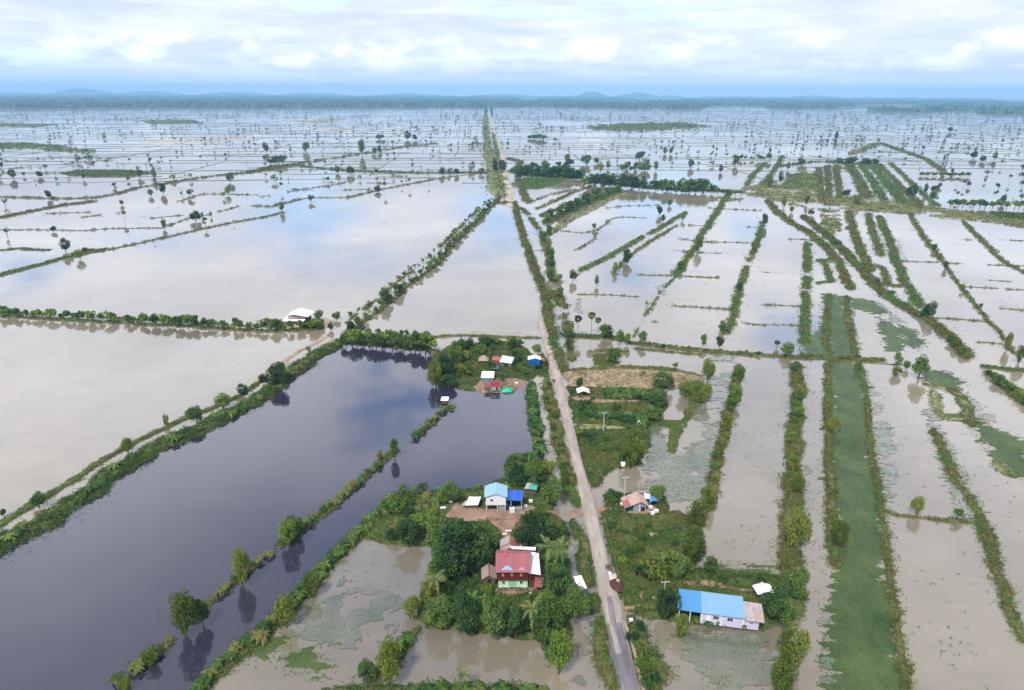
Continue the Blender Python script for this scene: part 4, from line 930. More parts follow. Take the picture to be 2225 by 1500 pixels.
# ------------------------------------------------------------------ single trees (photo foot pixel, height px, width px)
T = plantpx
TREES = [
 # open water, left
 ('round', 30, 389, 22, 17, 'dark bushy tree standing in flood water by the far left field corner'),
 ('round', 87, 386, 14, 15, 'low round dark tree alone in flood water behind the small banked field'),
 ('small', 52, 384, 11, 8, 'tiny tree between two dark trees in the flood near the far field corner'),
 ('round', 107, 433, 20, 13, 'dark tree on the thin bank in front of the long green islet'),
 ('smalld', 182, 391, 13, 11, 'small dark tree at the near edge of the long green islet'),
 ('smalld', 285, 379, 9, 6, 'slim tree on the far side of the long green islet'),
 ('round', 337, 389, 25, 12, 'tall dark tree at the pointed end of the long green islet'),
 ('smalld', 304, 386, 16, 20, 'broad tree leaning over the end of the long green islet'),
 ('mid', 328, 427, 17, 12, 'small tree left of a darker one on the field bank'),
 ('round', 355, 422, 24, 15, 'dense dark tree on the field bank with its mirror image below'),
 ('small', 248, 408, 12, 9, 'small tree on the curving bank nearest the green islet'),
 ('round', 500, 396, 22, 18, 'clump-shaped dark tree above two others on the field bank'),
 ('mid', 495, 424, 20, 14, 'round tree standing in water under the bank clump'),
 ('small', 488, 431, 14, 9, 'thin tree beside the round tree under the bank clump'),
 ('round', 425, 480, 22, 26, 'large round dark tree on the low grassy bank in the paddies'),
 ('smalld', 441, 474, 12, 8, 'small dark tree just behind the large round paddy tree'),
 ('tall', 459, 472, 14, 6, 'narrow upright tree behind the large round paddy tree'),
 ('mid', 357, 498, 24, 13, 'tree with pale crown on the thin bank before the big open water'),
 ('round', 117, 504, 13, 14, 'low dark round tree where two thin paddy banks meet'),
 ('mid', 612, 461, 24, 14, 'lone tree at the end of the long curving bank, mirrored in open water'),
 ('round', 143, 547, 30, 22, 'biggest dark tree beside the wide green bank in the flood'),
 ('mid', 174, 564, 24, 20, 'leafy tree rooted on the wide green bank in the flood'),
 ('bush', 185, 547, 10, 16, 'low bush behind the tree on the wide green bank'),
 ('round', 822, 417, 14, 16, 'low bushy tree beside a palm on the curving bank'),
 ('mid', 265, 446, 12, 10, 'small tree standing near the end of a grassy bank stub'),
 ('round', 578, 332, 20, 16, 'tree with two small ones near the far walled trees'),
 ('round', 665, 330, 22, 16, 'pointed dark tree on a far islet of the left plain'),
 ('round', 735, 377, 16, 16, 'dark tree first of a pair on the cross bank'),
 ('round', 762, 380, 20, 20, 'dark tree second of a pair on the cross bank'),
 ('smalld', 818, 380, 14, 9, 'small tree standing alone midway along the cross bank'),
 ('round', 788, 338, 36, 16, 'tall dark tree group marker on the far diagonal bank'),
 ('mid', 813, 334, 14, 12, 'small round tree beside the tall dark diagonal-bank tree'),
 ('mid', 826, 332, 16, 14, 'round tree at the outer end of the diagonal-bank trio'),
 ('round', 885, 304, 20, 16, 'dense tree on a far islet well left of the road'),
 ('round', 902, 306, 14, 12, 'smaller dense tree beside the far islet tree'),
 ('round', 823, 303, 10, 22, 'wide low dark crown in open water on the far plain'),
 ('round', 960, 381, 18, 12, 'dark round tree on the cross bank well before the road'),
 ('small', 975, 380, 13, 9, 'small tree on the cross bank between two rounder trees'),
 ('round', 993, 381, 15, 12, 'squat tree on the cross bank closer to the road'),
 ('mid', 1045, 378, 13, 16, 'low tree at the road end of the cross bank'),
 ('round', 1075, 376, 32, 14, 'tall dark tree left in the pair astride the far road'),
 ('round', 1092, 376, 30, 18, 'broad dark tree right in the pair astride the far road'),
 # right, far and middle
 ('round', 1232, 352, 18, 13, 'dark tree on a far bank above the belt by the road'),
 ('round', 1390, 348, 20, 24, 'wide dark crown behind the row of trees in water'),
 ('round', 1445, 335, 16, 12, 'left tree of a far pair standing in white water'),
 ('round', 1458, 335, 16, 10, 'right tree of a far pair standing in white water'),
 ('mid', 1400, 368, 26, 24, 'largest crown in the short row of trees standing in water'),
 ('mid', 1362, 368, 18, 18, 'second crown in the short row of trees standing in water'),
 ('mid', 1380, 368, 16, 12, 'third crown in the short row of trees standing in water'),
 ('mid', 1425, 372, 24, 12, 'light tree closing the short row of trees standing in water'),
 ('mid', 1305, 375, 24, 14, 'tree on the bank that climbs toward the row in water'),
 ('mid', 1322, 368, 20, 12, 'smaller tree on the bank that climbs toward the row in water'),
 ('willow', 1500, 365, 20, 14, 'pale tree standing at the end of a sunken bank'),
 ('round', 1597, 360, 24, 14, 'dark tree mirrored in flood at the near edge of the tree line in water'),
 ('round', 1565, 375, 18, 10, 'slim dark tree on a sunken diagonal bank'),
 ('round', 1740, 358, 15, 20, 'dark round tree at the head of the fan of green strips'),
 ('mid', 1712, 370, 20, 10, 'upright tree left of the dark one heading the fan of strips'),
 ('round', 1850, 357, 18, 34, 'broad dark crown in the thicket heading the green strips'),
 ('round', 1822, 357, 14, 22, 'left crown of the thicket heading the green strips'),
 ('round', 1880, 357, 14, 28, 'fourth dark crown of the thicket heading the green strips'),
 ('round', 1902, 358, 14, 18, 'last dark crown of the thicket heading the green strips'),
 ('willow', 1672, 408, 28, 16, 'bright green tree at the corner of the yellow reed land'),
 ('mid', 1696, 398, 28, 13, 'tall oval tree beside the bright one at the reed land corner'),
 ('willow', 1703, 452, 28, 12, 'narrow green tree amid the yellow reeds beside the canal'),
 ('mid', 1752, 445, 22, 10, 'tree in the second reed strip right of the canal mouth'),
 ('mid', 1720, 462, 15, 12, 'small dark tree in the reeds on the canal bank'),
 ('round', 1838, 428, 18, 18, 'dark tree on the yellow reed land among the strips'),
 ('willow', 1862, 445, 24, 18, 'pale yellow-green tree in the middle of the reed belt'),
 ('round', 1762, 468, 13, 16, 'dark bush-like tree by the channel gap in the reeds'),
 ('round', 1980, 426, 26, 26, 'large dark tree above the yellow reed belt'),
 ('round', 2010, 420, 22, 10, 'narrow tree next to the large dark one above the reed belt'),
 ('round', 2030, 418, 16, 20, 'flat-topped tree in the group above the reed belt'),
 ('mid', 2028, 432, 20, 18, 'lower tree of the group above the reed belt'),
 ('round', 2178, 445, 24, 14, 'dark tree rising behind the row of round trees in water'),
 ('round', 2115, 345, 18, 16, 'dark tree in the scattered group on the far plain'),
 ('round', 2135, 352, 14, 16, 'second dark tree in the scattered group on the far plain'),
 ('mid', 2160, 348, 20, 12, 'rounder tree at the outer side of the scattered group on the far plain'),
 ('round', 1817, 305, 20, 10, 'tall dark far tree with its reflection on the white plain'),
 ('round', 2065, 288, 13, 12, 'small dark far tree with its reflection on the far plain'),
 # right middle ground
 ('round', 1192, 512, 24, 16, 'dark tree on the flooded verge nearest the blue water'),
 ('mid', 1290, 498, 14, 12, 'small tree in blue water on a broken thin bank'),
 ('round', 1362, 572, 32, 24, 'dense dark tree mirrored between two grass banks'),
 ('mid', 1335, 592, 24, 14, 'smaller tree below the dense dark one on the grass bank'),
 ('mid', 1197, 612, 36, 20, 'tree standing in verge water beside the flooded road'),
 ('mid', 1197, 570, 36, 16, 'tall dark tree on the second verge beside the flooded road'),
 ('round', 1245, 612, 28, 18, 'round tree alone in open water near the verge'),
 ('mid', 1296, 622, 26, 12, 'lollipop-shaped tree alone in open water'),
 ('round', 1432, 468, 22, 16, 'round tree at the head of the broken grass bank'),
 ('round', 1441, 482, 16, 12, 'small round tree below the one heading the grass bank'),
 ('mid', 1483, 480, 15, 12, 'isolated round tree in pale water between two banks'),
 ('round', 1455, 448, 14, 12, 'small tree behind the head of the broken grass bank'),
 ('willow', 1515, 548, 32, 18, 'tree in the middle of the leafy diagonal bank'),
 ('mid', 1478, 588, 22, 14, 'tree at the lower end of the leafy diagonal bank'),
 ('round', 1661, 492, 30, 14, 'dark oval tree at the top of the thin leafy strip'),
 ('mid', 1637, 545, 24, 12, 'tree in the upper third of the thin leafy strip'),
 ('mid', 1605, 635, 24, 14, 'tree with bare stem halfway down the thin leafy strip'),
 ('round', 1567, 722, 26, 20, 'dark round crown in the lower thin leafy strip'),
 ('round', 1562, 755, 24, 20, 'tree where the thin leafy strip meets the cross dike'),
 ('mid', 1527, 753, 30, 16, 'thin-trunked tree left of the strip and cross dike corner'),
 ('mid', 1397, 747, 30, 20, 'open-crowned tree standing at the cross dike start'),
 ('small', 1405, 668, 16, 8, 'thin young tree where two drowned banks cross'),
 ('mid', 1310, 735, 34, 24, 'bushy tree in the thicket behind the roadside pond'),
 ('round', 1322, 736, 30, 24, 'darkest bushy tree in the thicket behind the roadside pond'),
 ('round', 1236, 735, 22, 26, 'low dark tree at the road end of the pond thicket'),
 ('mid', 1345, 750, 34, 24, 'grey-green tree at the far end of the pond thicket'),
 ('mid', 1362, 750, 28, 18, 'smaller grey-green tree at the far end of the pond thicket'),
 ('mid', 1236, 765, 34, 12, 'slim tree on the short bank beside the roadside channel'),
 ('mid', 1332, 790, 38, 36, 'full round tree on the small green spit above the brown field'),
 ('willow', 1538, 826, 46, 34, 'big yellow-green tree over the corner of the brown field'),
 ('small', 1468, 802, 16, 18, 'low pale shrub tree at the rim above the brown field'),
 ('mid', 1607, 832, 40, 22, 'leaning green tree at the top of the trunk-lined strip'),
 ('mid', 1596, 884, 46, 38, 'perfectly round green tree on the trunk-lined strip'),
 ('willow', 1576, 938, 36, 26, 'third tree down on the trunk-lined strip'),
 ('willow', 1562, 990, 34, 22, 'fourth tree down on the trunk-lined strip'),
 ('willow', 1541, 1106, 50, 32, 'last tree at the foot of the trunk-lined strip'),
 ('willow', 1520, 872, 44, 44, 'wide green tree leaning over the little square pond'),
 ('willow', 1490, 862, 34, 32, 'smaller green tree left of the one over the little square pond'),
 ('round', 1436, 848, 40, 48, 'very dark spreading tree at the end of the banana grove'),
 ('round', 1425, 885, 42, 46, 'second very dark tree below the banana grove end'),
 ('round', 1414, 916, 34, 44, 'dark tree beside the garden pond corner'),
 ('willow', 1372, 1010, 68, 58, 'large shaggy olive tree at the water edge of the green garden'),
 ('round', 1258, 842, 22, 16, 'pointed green tree behind the pale hut roof'),
 ('round', 1260, 895, 26, 20, 'dark round tree by the road below the pale hut'),
 ('mid', 1708, 773, 30, 34, 'round bush-shaped tree on the cross dike'),
 ('smalld', 1688, 756, 18, 14, 'small dark palm-like tree left of the dike bush'),
 ('tall', 1948, 802, 38, 20, 'pointed tree on the thin path bank'),
 ('mid', 1969, 803, 20, 18, 'low round tree between the two pointed path trees'),
 ('tall', 1996, 824, 58, 36, 'tallest slender dark tree at the end of the path bank'),
 ('willow', 1862, 806, 22, 18, 'pale small tree at the top of the great green field'),
 ('willow', 1945, 816, 20, 22, 'low yellow-green tree in the water below the path bank'),
 ('round', 2018, 692, 40, 26, 'dark tree standing where the two canal banks join'),
 ('round', 2008, 690, 24, 20, 'lower dark crown leaning on the tree where the banks join'),
 ('round', 2030, 545, 16, 14, 'small blue-green tree on the sloping bank beyond the canal'),
 ('mid', 2053, 585, 20, 12, 'tree where the sloping bank meets the first cross line'),
 ('small', 2091, 632, 18, 12, 'tree where the sloping bank meets the second cross line'),
 ('smalld', 2131, 672, 12, 9, 'small dark tree midway down the far sloping bank'),
 ('mid', 2064, 745, 20, 16, 'grey-green tree on the lower canal bank'),
 ('willow', 2076, 756, 22, 20, 'round olive tree on the lower canal bank'),
 ('round', 2092, 772, 18, 20, 'last bushy tree on the lower canal bank'),
 ('willow', 2186, 762, 40, 18, 'tree standing in water on the far sloping line with long reflection'),
 ('willow', 2212, 790, 40, 24, 'tree near the picture rim above the green grass spit'),
 # right foreground
 ('willow', 1808, 942, 36, 32, 'round olive tree on the upper edge strip of the great green field'),
 ('willow', 1822, 1188, 54, 44, 'full round tree on the lower edge strip of the great green field'),
 ('willow', 1724, 1192, 86, 52, 'huge tall yellow-green tree in the scrub strip'),
 ('willow', 1732, 1072, 44, 34, 'mid-sized tree above the huge one in the scrub strip'),
 ('willow', 1736, 870, 26, 24, 'topmost rounded tree in the scrub strip'),
 ('mid', 1738, 905, 22, 20, 'second rounded tree in the scrub strip'),
 ('willow', 1720, 1025, 40, 28, 'olive tree in the middle of the scrub strip'),
 ('willow', 1992, 1120, 38, 28, 'little airy tree on the thin bank with a tan reflection'),
 ('small', 2078, 1130, 24, 28, 'low pale bush tree where the thin bank meets the grass'),
 ('round', 1722, 1300, 60, 56, 'broad tree behind the white canopy by the long blue roof'),
 ('round', 1680, 1345, 64, 60, 'dense dark tree touching the grey end of the long blue roof'),
 ('round', 1700, 1362, 52, 48, 'dark tree in front of the one touching the grey roof end'),
 ('round', 1648, 1292, 28, 20, 'small dark pointed tree left behind the white canopy'),
 ('round', 1674, 1290, 22, 22, 'small dark tree right behind the white canopy'),
 ('willow', 1712, 1440, 80, 68, 'large golden-green tree below the dark ones by the pond'),
 ('willow', 1702, 1500, 72, 60, 'golden-green tree at the lowest corner of the pond'),
 ('willow', 1698, 1560, 70, 54, 'golden-green tree cut by the bottom rim beside the pond'),
 ('round', 1446, 1346, 62, 58, 'dark weeping tree left of the long blue roof'),
 ('willow', 1482, 1384, 44, 34, 'young bright tree in the water before the blue roof'),
 ('willow', 1508, 1140, 50, 50, 'full olive tree at the water edge by the pink-roofed house garden'),
 ('willow', 1506, 1215, 62, 54, 'tallest olive tree at the outer corner of the rough garden'),
 ('round', 1470, 1252, 46, 60, 'dark spreading tree at the foot of the rough garden'),
 ('mid', 1540, 1245, 34, 36, 'greyish tree beside the spreading one at the garden foot'),
 ('round', 1325, 1092, 24, 40, 'flat dark tree between the road and the pink-roofed house'),
 ('round', 1425, 1090, 34, 40, 'dark tree behind the blue barrel shelter of the pink-roofed house'),
 ('mid', 1655, 1270, 26, 24, 'low bushy tree at the back of the yard with the white canopy'),
 # the two homesteads left of the road
 ('round', 975, 1096, 50, 50, 'dark round tree at the pond corner of the bare red yard'),
 ('round', 950, 1196, 70, 66, 'dark tree on the bank below the bare red yard'),
 ('round', 895, 1186, 56, 62, 'dense tree at the bank end above the brown inlet'),
 ('round', 1000, 1256, 116, 120, 'largest darkest tree left of the red-roofed house'),
 ('round', 958, 1268, 90, 70, 'tall dark tree behind the largest one near the brown inlet'),
 ('round', 1050, 1204, 66, 60, 'dark tree between the red yard and the small grey shed'),
 ('round', 1048, 1240, 76, 62, 'dark tree shading the back of the small grey shed'),
 ('round', 1152, 1200, 84, 78, 'broad dark tree above the coconut palms'),
 ('round', 1188, 1196, 72, 66, 'broad dark tree nearest the driveway'),
 ('round', 1205, 1300, 70, 66, 'tree covering the white sheet roof corner beside the red house'),
 ('round', 1246, 1346, 70, 66, 'dark tree by the road below the red house'),
 ('mid', 1188, 1330, 44, 44, 'light leafy tree beside the small red awning'),
 ('willow', 935, 1306, 58, 44, 'pale willow-like tree on the left point of the house garden'),
 ('willow', 892, 1340, 36, 46, 'greyish willow overhanging the muddy shallows'),
 ('round', 960, 1366, 62, 62, 'first dark tree in the front row over the brown pond'),
 ('round', 1012, 1378, 72, 70, 'second dark tree in the front row over the brown pond'),
 ('round', 1070, 1386, 74, 70, 'third dark tree in the front row over the brown pond'),
 ('round', 1122, 1390, 68, 62, 'fourth dark tree in the front row over the brown pond'),
 ('mid', 1185, 1404, 84, 74, 'lightest big tree closing the front row beside the road channel'),
 ('mid', 1214, 1464, 92, 58, 'free-standing full tree at the corner of the brown pond'),
 ('willow', 845, 1486, 84, 62, 'golden willow-like tree at the end of the small dike'),
 ('round', 798, 1482, 44, 44, 'dark low tree left of the golden one on the small dike'),
 ('mid', 1176, 1136, 40, 32, 'rounded tree at the corner of the yard by the driveway'),
 ('round', 1200, 1096, 60, 52, 'dark tree behind the blue canopy near the road channel'),
 ('round', 1120, 1058, 50, 42, 'leafy tree behind the pale blue roof'),
 ('mid', 1160, 1050, 46, 46, 'scrubby tree above the green tin roof'),
 ('willow', 1228, 1064, 36, 26, 'small bright tree between channel and road'),
 ('mid', 1060, 1302, 34, 26, 'small bright shrub tree before the mint green wall'),
 # pond rows
 ('willow', 403, 1382, 88, 56, 'big rounded willow on the broken row of bananas in the dark pond'),
 ('round', 442, 1362, 56, 40, 'dark tree beside the big rounded willow in the dark pond'),
 ('willow', 526, 1272, 76, 42, 'tall two-lobed willow on the broken row in the dark pond'),
 ('mid', 628, 1186, 60, 46, 'dark-based tree higher up the broken row in the dark pond'),
 ('willow', 640, 1160, 40, 40, 'pale crown just behind the dark-based pond row tree'),
 ('willow', 826, 1002, 24, 16, 'thin pale tree near the upper end of the broken row'),
 ('tall', 858, 998, 44, 22, 'upright leafy tree standing alone at the gap in the broken row'),
 ('willow', 676, 1294, 50, 38, 'upper willow on the continuous banana dike'),
 ('willow', 622, 1364, 62, 50, 'lower bushy willow on the continuous banana dike'),
 ('bush', 330, 1444, 34, 36, 'low dark bush near the lower end of the broken row'),
 ('willow', 272, 1498, 30, 34, 'faded willow bush at the very end of the broken row'),
 # main dike
 ('round', 86, 1102, 32, 34, 'dark tree on the outer side of the main dike, lower part'),
 ('round', 10, 1122, 16, 14, 'small dark tree in water off the lower main dike'),
 ('willow', 278, 984, 30, 28, 'yellow-green tree on the outer edge of the main dike'),
 ('willow', 362, 926, 26, 14, 'thin bright tree sticking out of the main dike'),
 ('mid', 428, 920, 40, 38, 'bushy tree on the outer edge of the main dike midway'),
 ('mid', 485, 890, 34, 40, 'wide olive tree on the outer edge of the main dike above the midway'),
 ('round', 526, 860, 26, 24, 'small dark tree at the start of the tan track'),
 ('round', 603, 838, 50, 44, 'largest dark tree of the main dike beside the tan track'),
 ('round', 575, 838, 26, 24, 'smaller dark tree left of the largest main dike tree'),
 ('mid', 672, 768, 16, 12, 'small tree in the shallow water beside the track bend'),
 ('round', 720, 718, 18, 14, 'small dark tree in the track water by the junction'),
 ('round', 763, 718, 22, 20, 'round dark tree at the junction beside the drowned lane'),
 ('round', 731, 695, 18, 20, 'round tree across the drowned lane from the white roofed farm'),
 ('mid', 838, 662, 38, 26, 'big round tree standing out on the lane row with mirror image'),
 ('round', 868, 640, 24, 26, 'dark wide tree just above the big round lane tree'),
 ('small', 804, 738, 20, 11, 'thin-stemmed tree on the bank by the junction'),
 ('round', 695, 696, 24, 24, 'twin-topped tree beside the white roofed farm'),
 ('willow', 948, 838, 54, 34, 'pale weeping tree on the pond corner of the flooded homestead'),
 ('round', 966, 824, 56, 40, 'dark tree beside the pale weeping one at the pond corner'),
 ('mid', 992, 792, 44, 36, 'bushy tree on the upper bank of the flooded homestead'),
 ('mid', 1002, 770, 34, 22, 'upright tree above the upper bank of the flooded homestead'),
 ('round', 976, 842, 28, 40, 'low dark tree at the waterline of the flooded homestead'),
 ('round', 1122, 788, 30, 26, 'dark tree between the tin roofs and the blue stall'),
 ('mid', 1168, 770, 24, 24, 'green tree behind the blue stall by the road'),
 ('round', 1070, 806, 20, 24, 'low tree in front of the tin roofs'),
]
for k, x, y, h, w_, lab in TREES: T(k, x, y, h, lab, None, w_)
# palms
for k, x, y, h, lab in [
 ('sugar', 837, 420, 24, 'sugar palm on the curving bank with a broad fan head'), ('sugar', 890, 408, 20, 'sugar palm with long trunk and mirror image past the curving bank'), ('sugar', 873, 405, 13, 'short sugar palm just before the long-trunked one'),
 ('sugar', 932, 405, 14, 'thin sugar palm in open water below the cross bank'), ('sugar', 447, 497, 14, 'sugar palm standing in water off the long bank'), ('sugar', 508, 488, 10, 'tiny sugar palm on the long bank'),
 ('sugar', 1028, 372, 20, 'sugar palm on the cross bank nearest the far road'), ('sugar', 336, 528, 9, 'lowest sugar palm on the long bank'), ('sugar', 1255, 732, 46, 'sugar palm left of three by the pond thicket'),
 ('sugar', 1284, 728, 50, 'sugar palm with tallest trunk of the three by the pond thicket'), ('sugar', 1298, 730, 40, 'sugar palm right of three by the pond thicket'), ('coconut', 1190, 1262, 84, 'coconut palm leaning over the white sheet roof'),
 ('coconut', 1216, 1262, 86, 'coconut palm closest to the road channel by the red house'), ('coconut', 1156, 1392, 78, 'coconut palm rising out of the front row over the brown pond'), ('coconut', 948, 1318, 72, 'coconut palm behind the pale willow on the garden point'),
 ('coconut', 1160, 1072, 34, 'low coconut palm behind the blue canopy'), ('coconut', 1004, 1512, 50, 'coconut palm at the bottom rim in the brown pond corner'), ('coconut', 1190, 790, 18, 'small palm between blue stall and road')]:
    T(k, x, y, h, lab)

# rows of small trees
def row(pts, n, key, h, label, group, jit=.35, wpx=None, parts=False, off=1.2, hv=.3):
    P, Nn, s = path(pts, 2.0); L = s[-1]
    for k in range(n):
        u = (k + .5 + g_pl.uniform(-jit, jit)) / n * L; i = min(len(P) - 1, int(np.searchsorted(s, u)))
        x, y = P[i] + Nn[i] * g_pl.uniform(-off, off); hh = h * g_pl.uniform(1 - hv, 1 + hv)
        kk = g_pl.choice(key) if isinstance(key, (list, tuple)) else key
        plant(kk, float(x), float(y), hh, label, group, g_pl.uniform(.85, 1.25), parts, .15)
row(hedge, 58, ['small', 'small', 'smalld'], 4.4, 'small leafy tree in the hedge row on the straight dike', 'hedge row on the straight dike', off=.8)
row([(745, 708), (800, 667), (860, 617), (930, 564), (985, 512), (1030, 467), (1070, 434)], 34, 'sapling', 3.6, 'thin small tree in the outer row beside the drowned lane', 'outer row of the drowned lane', off=.6)
row([(765, 715), (800, 692), (850, 655), (890, 620), (950, 575), (985, 532), (1030, 488), (1065, 450), (1088, 430)], 46, ['small', 'smalld'], 4.4, 'small dark tree in the pond-side row beside the drowned lane', 'inner row of the drowned lane', off=1.2)
row([(742, 748), (790, 750), (850, 757), (935, 764)], 20, ['small', 'smalld'], 6.0, 'leafy tree in the row along the top of the dark pond', 'tree row at the top of the dark pond', off=1.5)
row([(770, 730), (850, 733), (925, 738)], 12, ['small', 'smalld'], 4.0, 'small tree on the upper bank above the dark pond', 'small trees on the upper pond bank', off=1)
row([(1122, 384), (1160, 386), (1200, 386), (1262, 388)], 26, ['belt'], 13, 'dark tree in the belt right of the far road', 'tree belt right of the far road', off=8)
row([(1130, 372), (1190, 366), (1240, 362), (1300, 355)], 10, ['belt'], 11, 'scattered tree behind the belt right of the far road', 'trees behind the road belt', off=6)
row([(1280, 402), (1340, 406), (1400, 412), (1460, 418), (1538, 420)], 26, ['belt'], 13, 'dark tree in the long belt above the blue water', 'tree belt above the blue water', off=5)
row([(1180, 480), (1225, 462), (1262, 446), (1300, 430), (1345, 415)], 24, ['small', 'smalld'], 8, 'olive tree on the diagonal wooded dike beside the blue water', 'trees on the diagonal wooded dike', off=3)
row([(1540, 418), (1580, 425), (1612, 425)], 8, ['small'], 7, 'small tree on the reedy bank right of the tree belt', 'trees on the reedy bank', off=3)
row([(1330, 392), (1300, 400), (1270, 410)], 8, ['small'], 9, 'light green tree between the two tree belts', 'trees between the belts', off=5)
row([(1345, 372), (1380, 373), (1410, 374)], 9, ['small'], 9, 'tree in the thin line standing in water on the far right plain', 'thin line of trees in water', off=2)
row([(1996, 383), (2050, 384), (2106, 385)], 24, 'small', 5.5, 'small tree in the straight planted row standing in far water', 'straight planted row in far water', jit=.1, off=.2, hv=.15)
row([(2060, 450), (2140, 453), (2230, 456)], 14, 'small', 8, 'round tree in the evenly spaced row above the reed belt', 'evenly spaced row of round trees', jit=.12, off=.4, hv=.12)
row([(1590, 348), (1640, 349), (1672, 350)], 10, 'small', 9, 'tree in the short line with reflections on the far right plain', 'short line of trees with reflections', off=2)
row([(1150, 302), (1185, 304)], 7, 'belt', 12, 'tree on the far bank right of the road', 'trees on the far bank right of the road', off=5)
row([(585, 356), (614, 356)], 6, 'belt', 10, 'tree of the dense far row like a wall on the left plain', 'dense far row on the left plain', jit=.1, off=1)
row([(1140, 520), (1153, 560), (1168, 602), (1184, 642), (1194, 688)], 16, 'bush', 2.1, 'rounded bush along the edge of the drowned road', 'bushes along the drowned road', off=1.2)
row([(1175, 500), (1190, 545), (1200, 590), (1212, 650)], 10, ['small', 'bush'], 4.5, 'small tree on the second flooded verge', 'trees on the second flooded verge', off=1.5)
row([(1750, 470), (1830, 542), (1888, 605), (1968, 670), (2048, 722), (2100, 775)], 18, 'bush', 2.8, 'olive bush on the long canal bank', 'bushes on the long canal bank', off=1.8)
row([(1668, 436), (1722, 486), (1796, 538)], 8, 'bush', 2.4, 'olive bush on the near canal bank', 'bushes on the near canal bank', off=1.2)
row([(1732, 790), (1730, 900), (1721, 1010), (1722, 1080)], 15, 'bush', 2.2, 'bush in the scrub strip above the huge yellow-green tree', 'bushes in the scrub strip', off=1.5)
row([(1604, 800), (1582, 900), (1556, 1005), (1536, 1105)], 16, 'bush', 2.0, 'bush between the trees of the trunk-lined strip', 'bushes in the trunk-lined strip', off=1.0)
row([(1376, 748), (1520, 762), (1740, 778), (1900, 782)], 12, 'bush', 1.6, 'low bush on the long cross dike', 'bushes on the long cross dike', off=1.0)
row([(2146, 812), (2205, 858), (2235, 884)], 12, 'bush', 2.8, 'dark bush on the short thick bank by the grass spit', 'bushes on the short thick bank', off=1.2)
row([(1186, 830), (1209, 935), (1240, 1070)], 14, 'bush', 1.9, 'bush on the left verge of the road', 'bushes on the left road verge', off=1.4)
row([(1372, 1350), (1400, 1410), (1422, 1490)], 12, 'bush', 2.2, 'leafy bush on the right verge near the blacktop', 'bushes by the blacktop verge', off=1.6)
# banana plants
row(main_dike, 96, ['banana', 'banana', 'banana', 'bananay'], 2.7, 'banana plant in the dense planting along the main dike', 'banana plants on the main dike', off=2.2, parts=True)
for a, b, n in ((0, 3, 12), (3, 5, 0), (5, 9, 26), (9, 13, 9), (13, 16, 5), (16, 20, 8)):
    if n: row(mid_row[a:b + 1] if b < 20 else mid_row[a:], n, ['banana', 'bananay'], 2.2, 'yellowing banana plant in the broken row across the dark pond', 'banana plants of the broken pond row', off=.7, parts=True)
row(right_row, 56, ['banana', 'banana', 'banana', 'bananay'], 2.5, 'banana plant on the continuous dike between dark pond and muddy shallows', 'banana plants of the continuous dike', off=1.0, parts=True)
row(near_row, 26, 'banana', 3.0, 'banana plant in the thick short row beside the road channel', 'banana plants beside the road channel', off=1.0, parts=True)
row([(905, 1375), (870, 1415), (845, 1450)], 9, 'banana', 2.4, 'banana plant on the small dike below the house garden', 'banana plants on the small dike', off=.7, parts=True)
row([(870, 1512), (960, 1506), (1060, 1510), (1180, 1512)], 12, ['banana', 'bananay'], 2.8, 'banana plant along the bottom rim of the brown pond', 'banana plants on the pond rim', off=.8, parts=True)
row([(1310, 866), (1350, 867), (1400, 868)], 20, 'banana', 3.6, 'banana plant in the dense grove below the brown field', 'banana grove below the brown field', off=1.2, parts=True)
row([(1310, 858), (1350, 858), (1400, 858)], 14, 'banana', 3.2, 'banana plant in the back line of the grove below the brown field', 'back line of the banana grove', off=1.2, parts=True)
row([(1275, 905), (1320, 912), (1380, 915), (1405, 925)], 16, 'banana', 3.4, 'banana plant around the garden below the dirt path', 'banana plants of the lower garden', off=2, parts=True)
row([(860, 1085), (900, 1075), (950, 1080), (930, 1120), (900, 1150), (860, 1160)], 26, ['banana', 'bananay'], 2.8, 'banana plant in the thicket left of the bare red yard', 'banana thicket left of the red yard', off=3, parts=True)
row([(1000, 1300), (1020, 1318), (1040, 1330)], 8, 'banana', 3.4, 'banana plant beside the small grey shed', 'banana plants by the grey shed', off=1.5, parts=True)
row([(1490, 1352), (1560, 1356), (1640, 1366)], 14, ['banana', 'bananay', 'banana'], 2.4, 'banana plant in front of the long blue-roofed house wall', 'banana plants before the long house', off=.6, parts=True)
row([(1105, 1020), (1130, 1010), (1150, 1000)], 8, 'banana', 3.4, 'banana plant at the upper point of the homestead', 'banana plants at the homestead point', off=2, parts=True)
row([(1020, 1066), (1060, 1068), (1100, 1066)], 8, 'banana', 2.6, 'banana plant behind the stilt house', 'banana plants behind the stilt house', off=1, parts=True)
# bushes over the plots
def scatter(poly, n, key, h, label, group, avoid=(), parts=False):
    P = gpa(poly); A = [gpa(a) for a in avoid]; c = 0; t = 0
    while c < n and t < n * 30:
        t += 1; x = g_pl.uniform(P[:, 0].min(), P[:, 0].max()); y = g_pl.uniform(P[:, 1].min(), P[:, 1].max())
        X = np.array([x]); Y = np.array([y])
        if not inside(P, X, Y)[0] or any(inside(a, X, Y)[0] for a in A): continue
        plant(g_pl.choice(key) if isinstance(key, (list, tuple)) else key, x, y, h * g_pl.uniform(.6, 1.3), label, group, g_pl.uniform(.9, 1.3), parts, .5); c += 1
scatter([(955, 785), (1000, 755), (1060, 745), (1118, 750), (1150, 768), (1080, 770), (1040, 772), (1030, 795), (1035, 815), (985, 835), (950, 820)], 32, ['bush', 'smalld'], 3.6, 'bush in the thick growth around the flooded homestead', 'bushes of the flooded homestead')
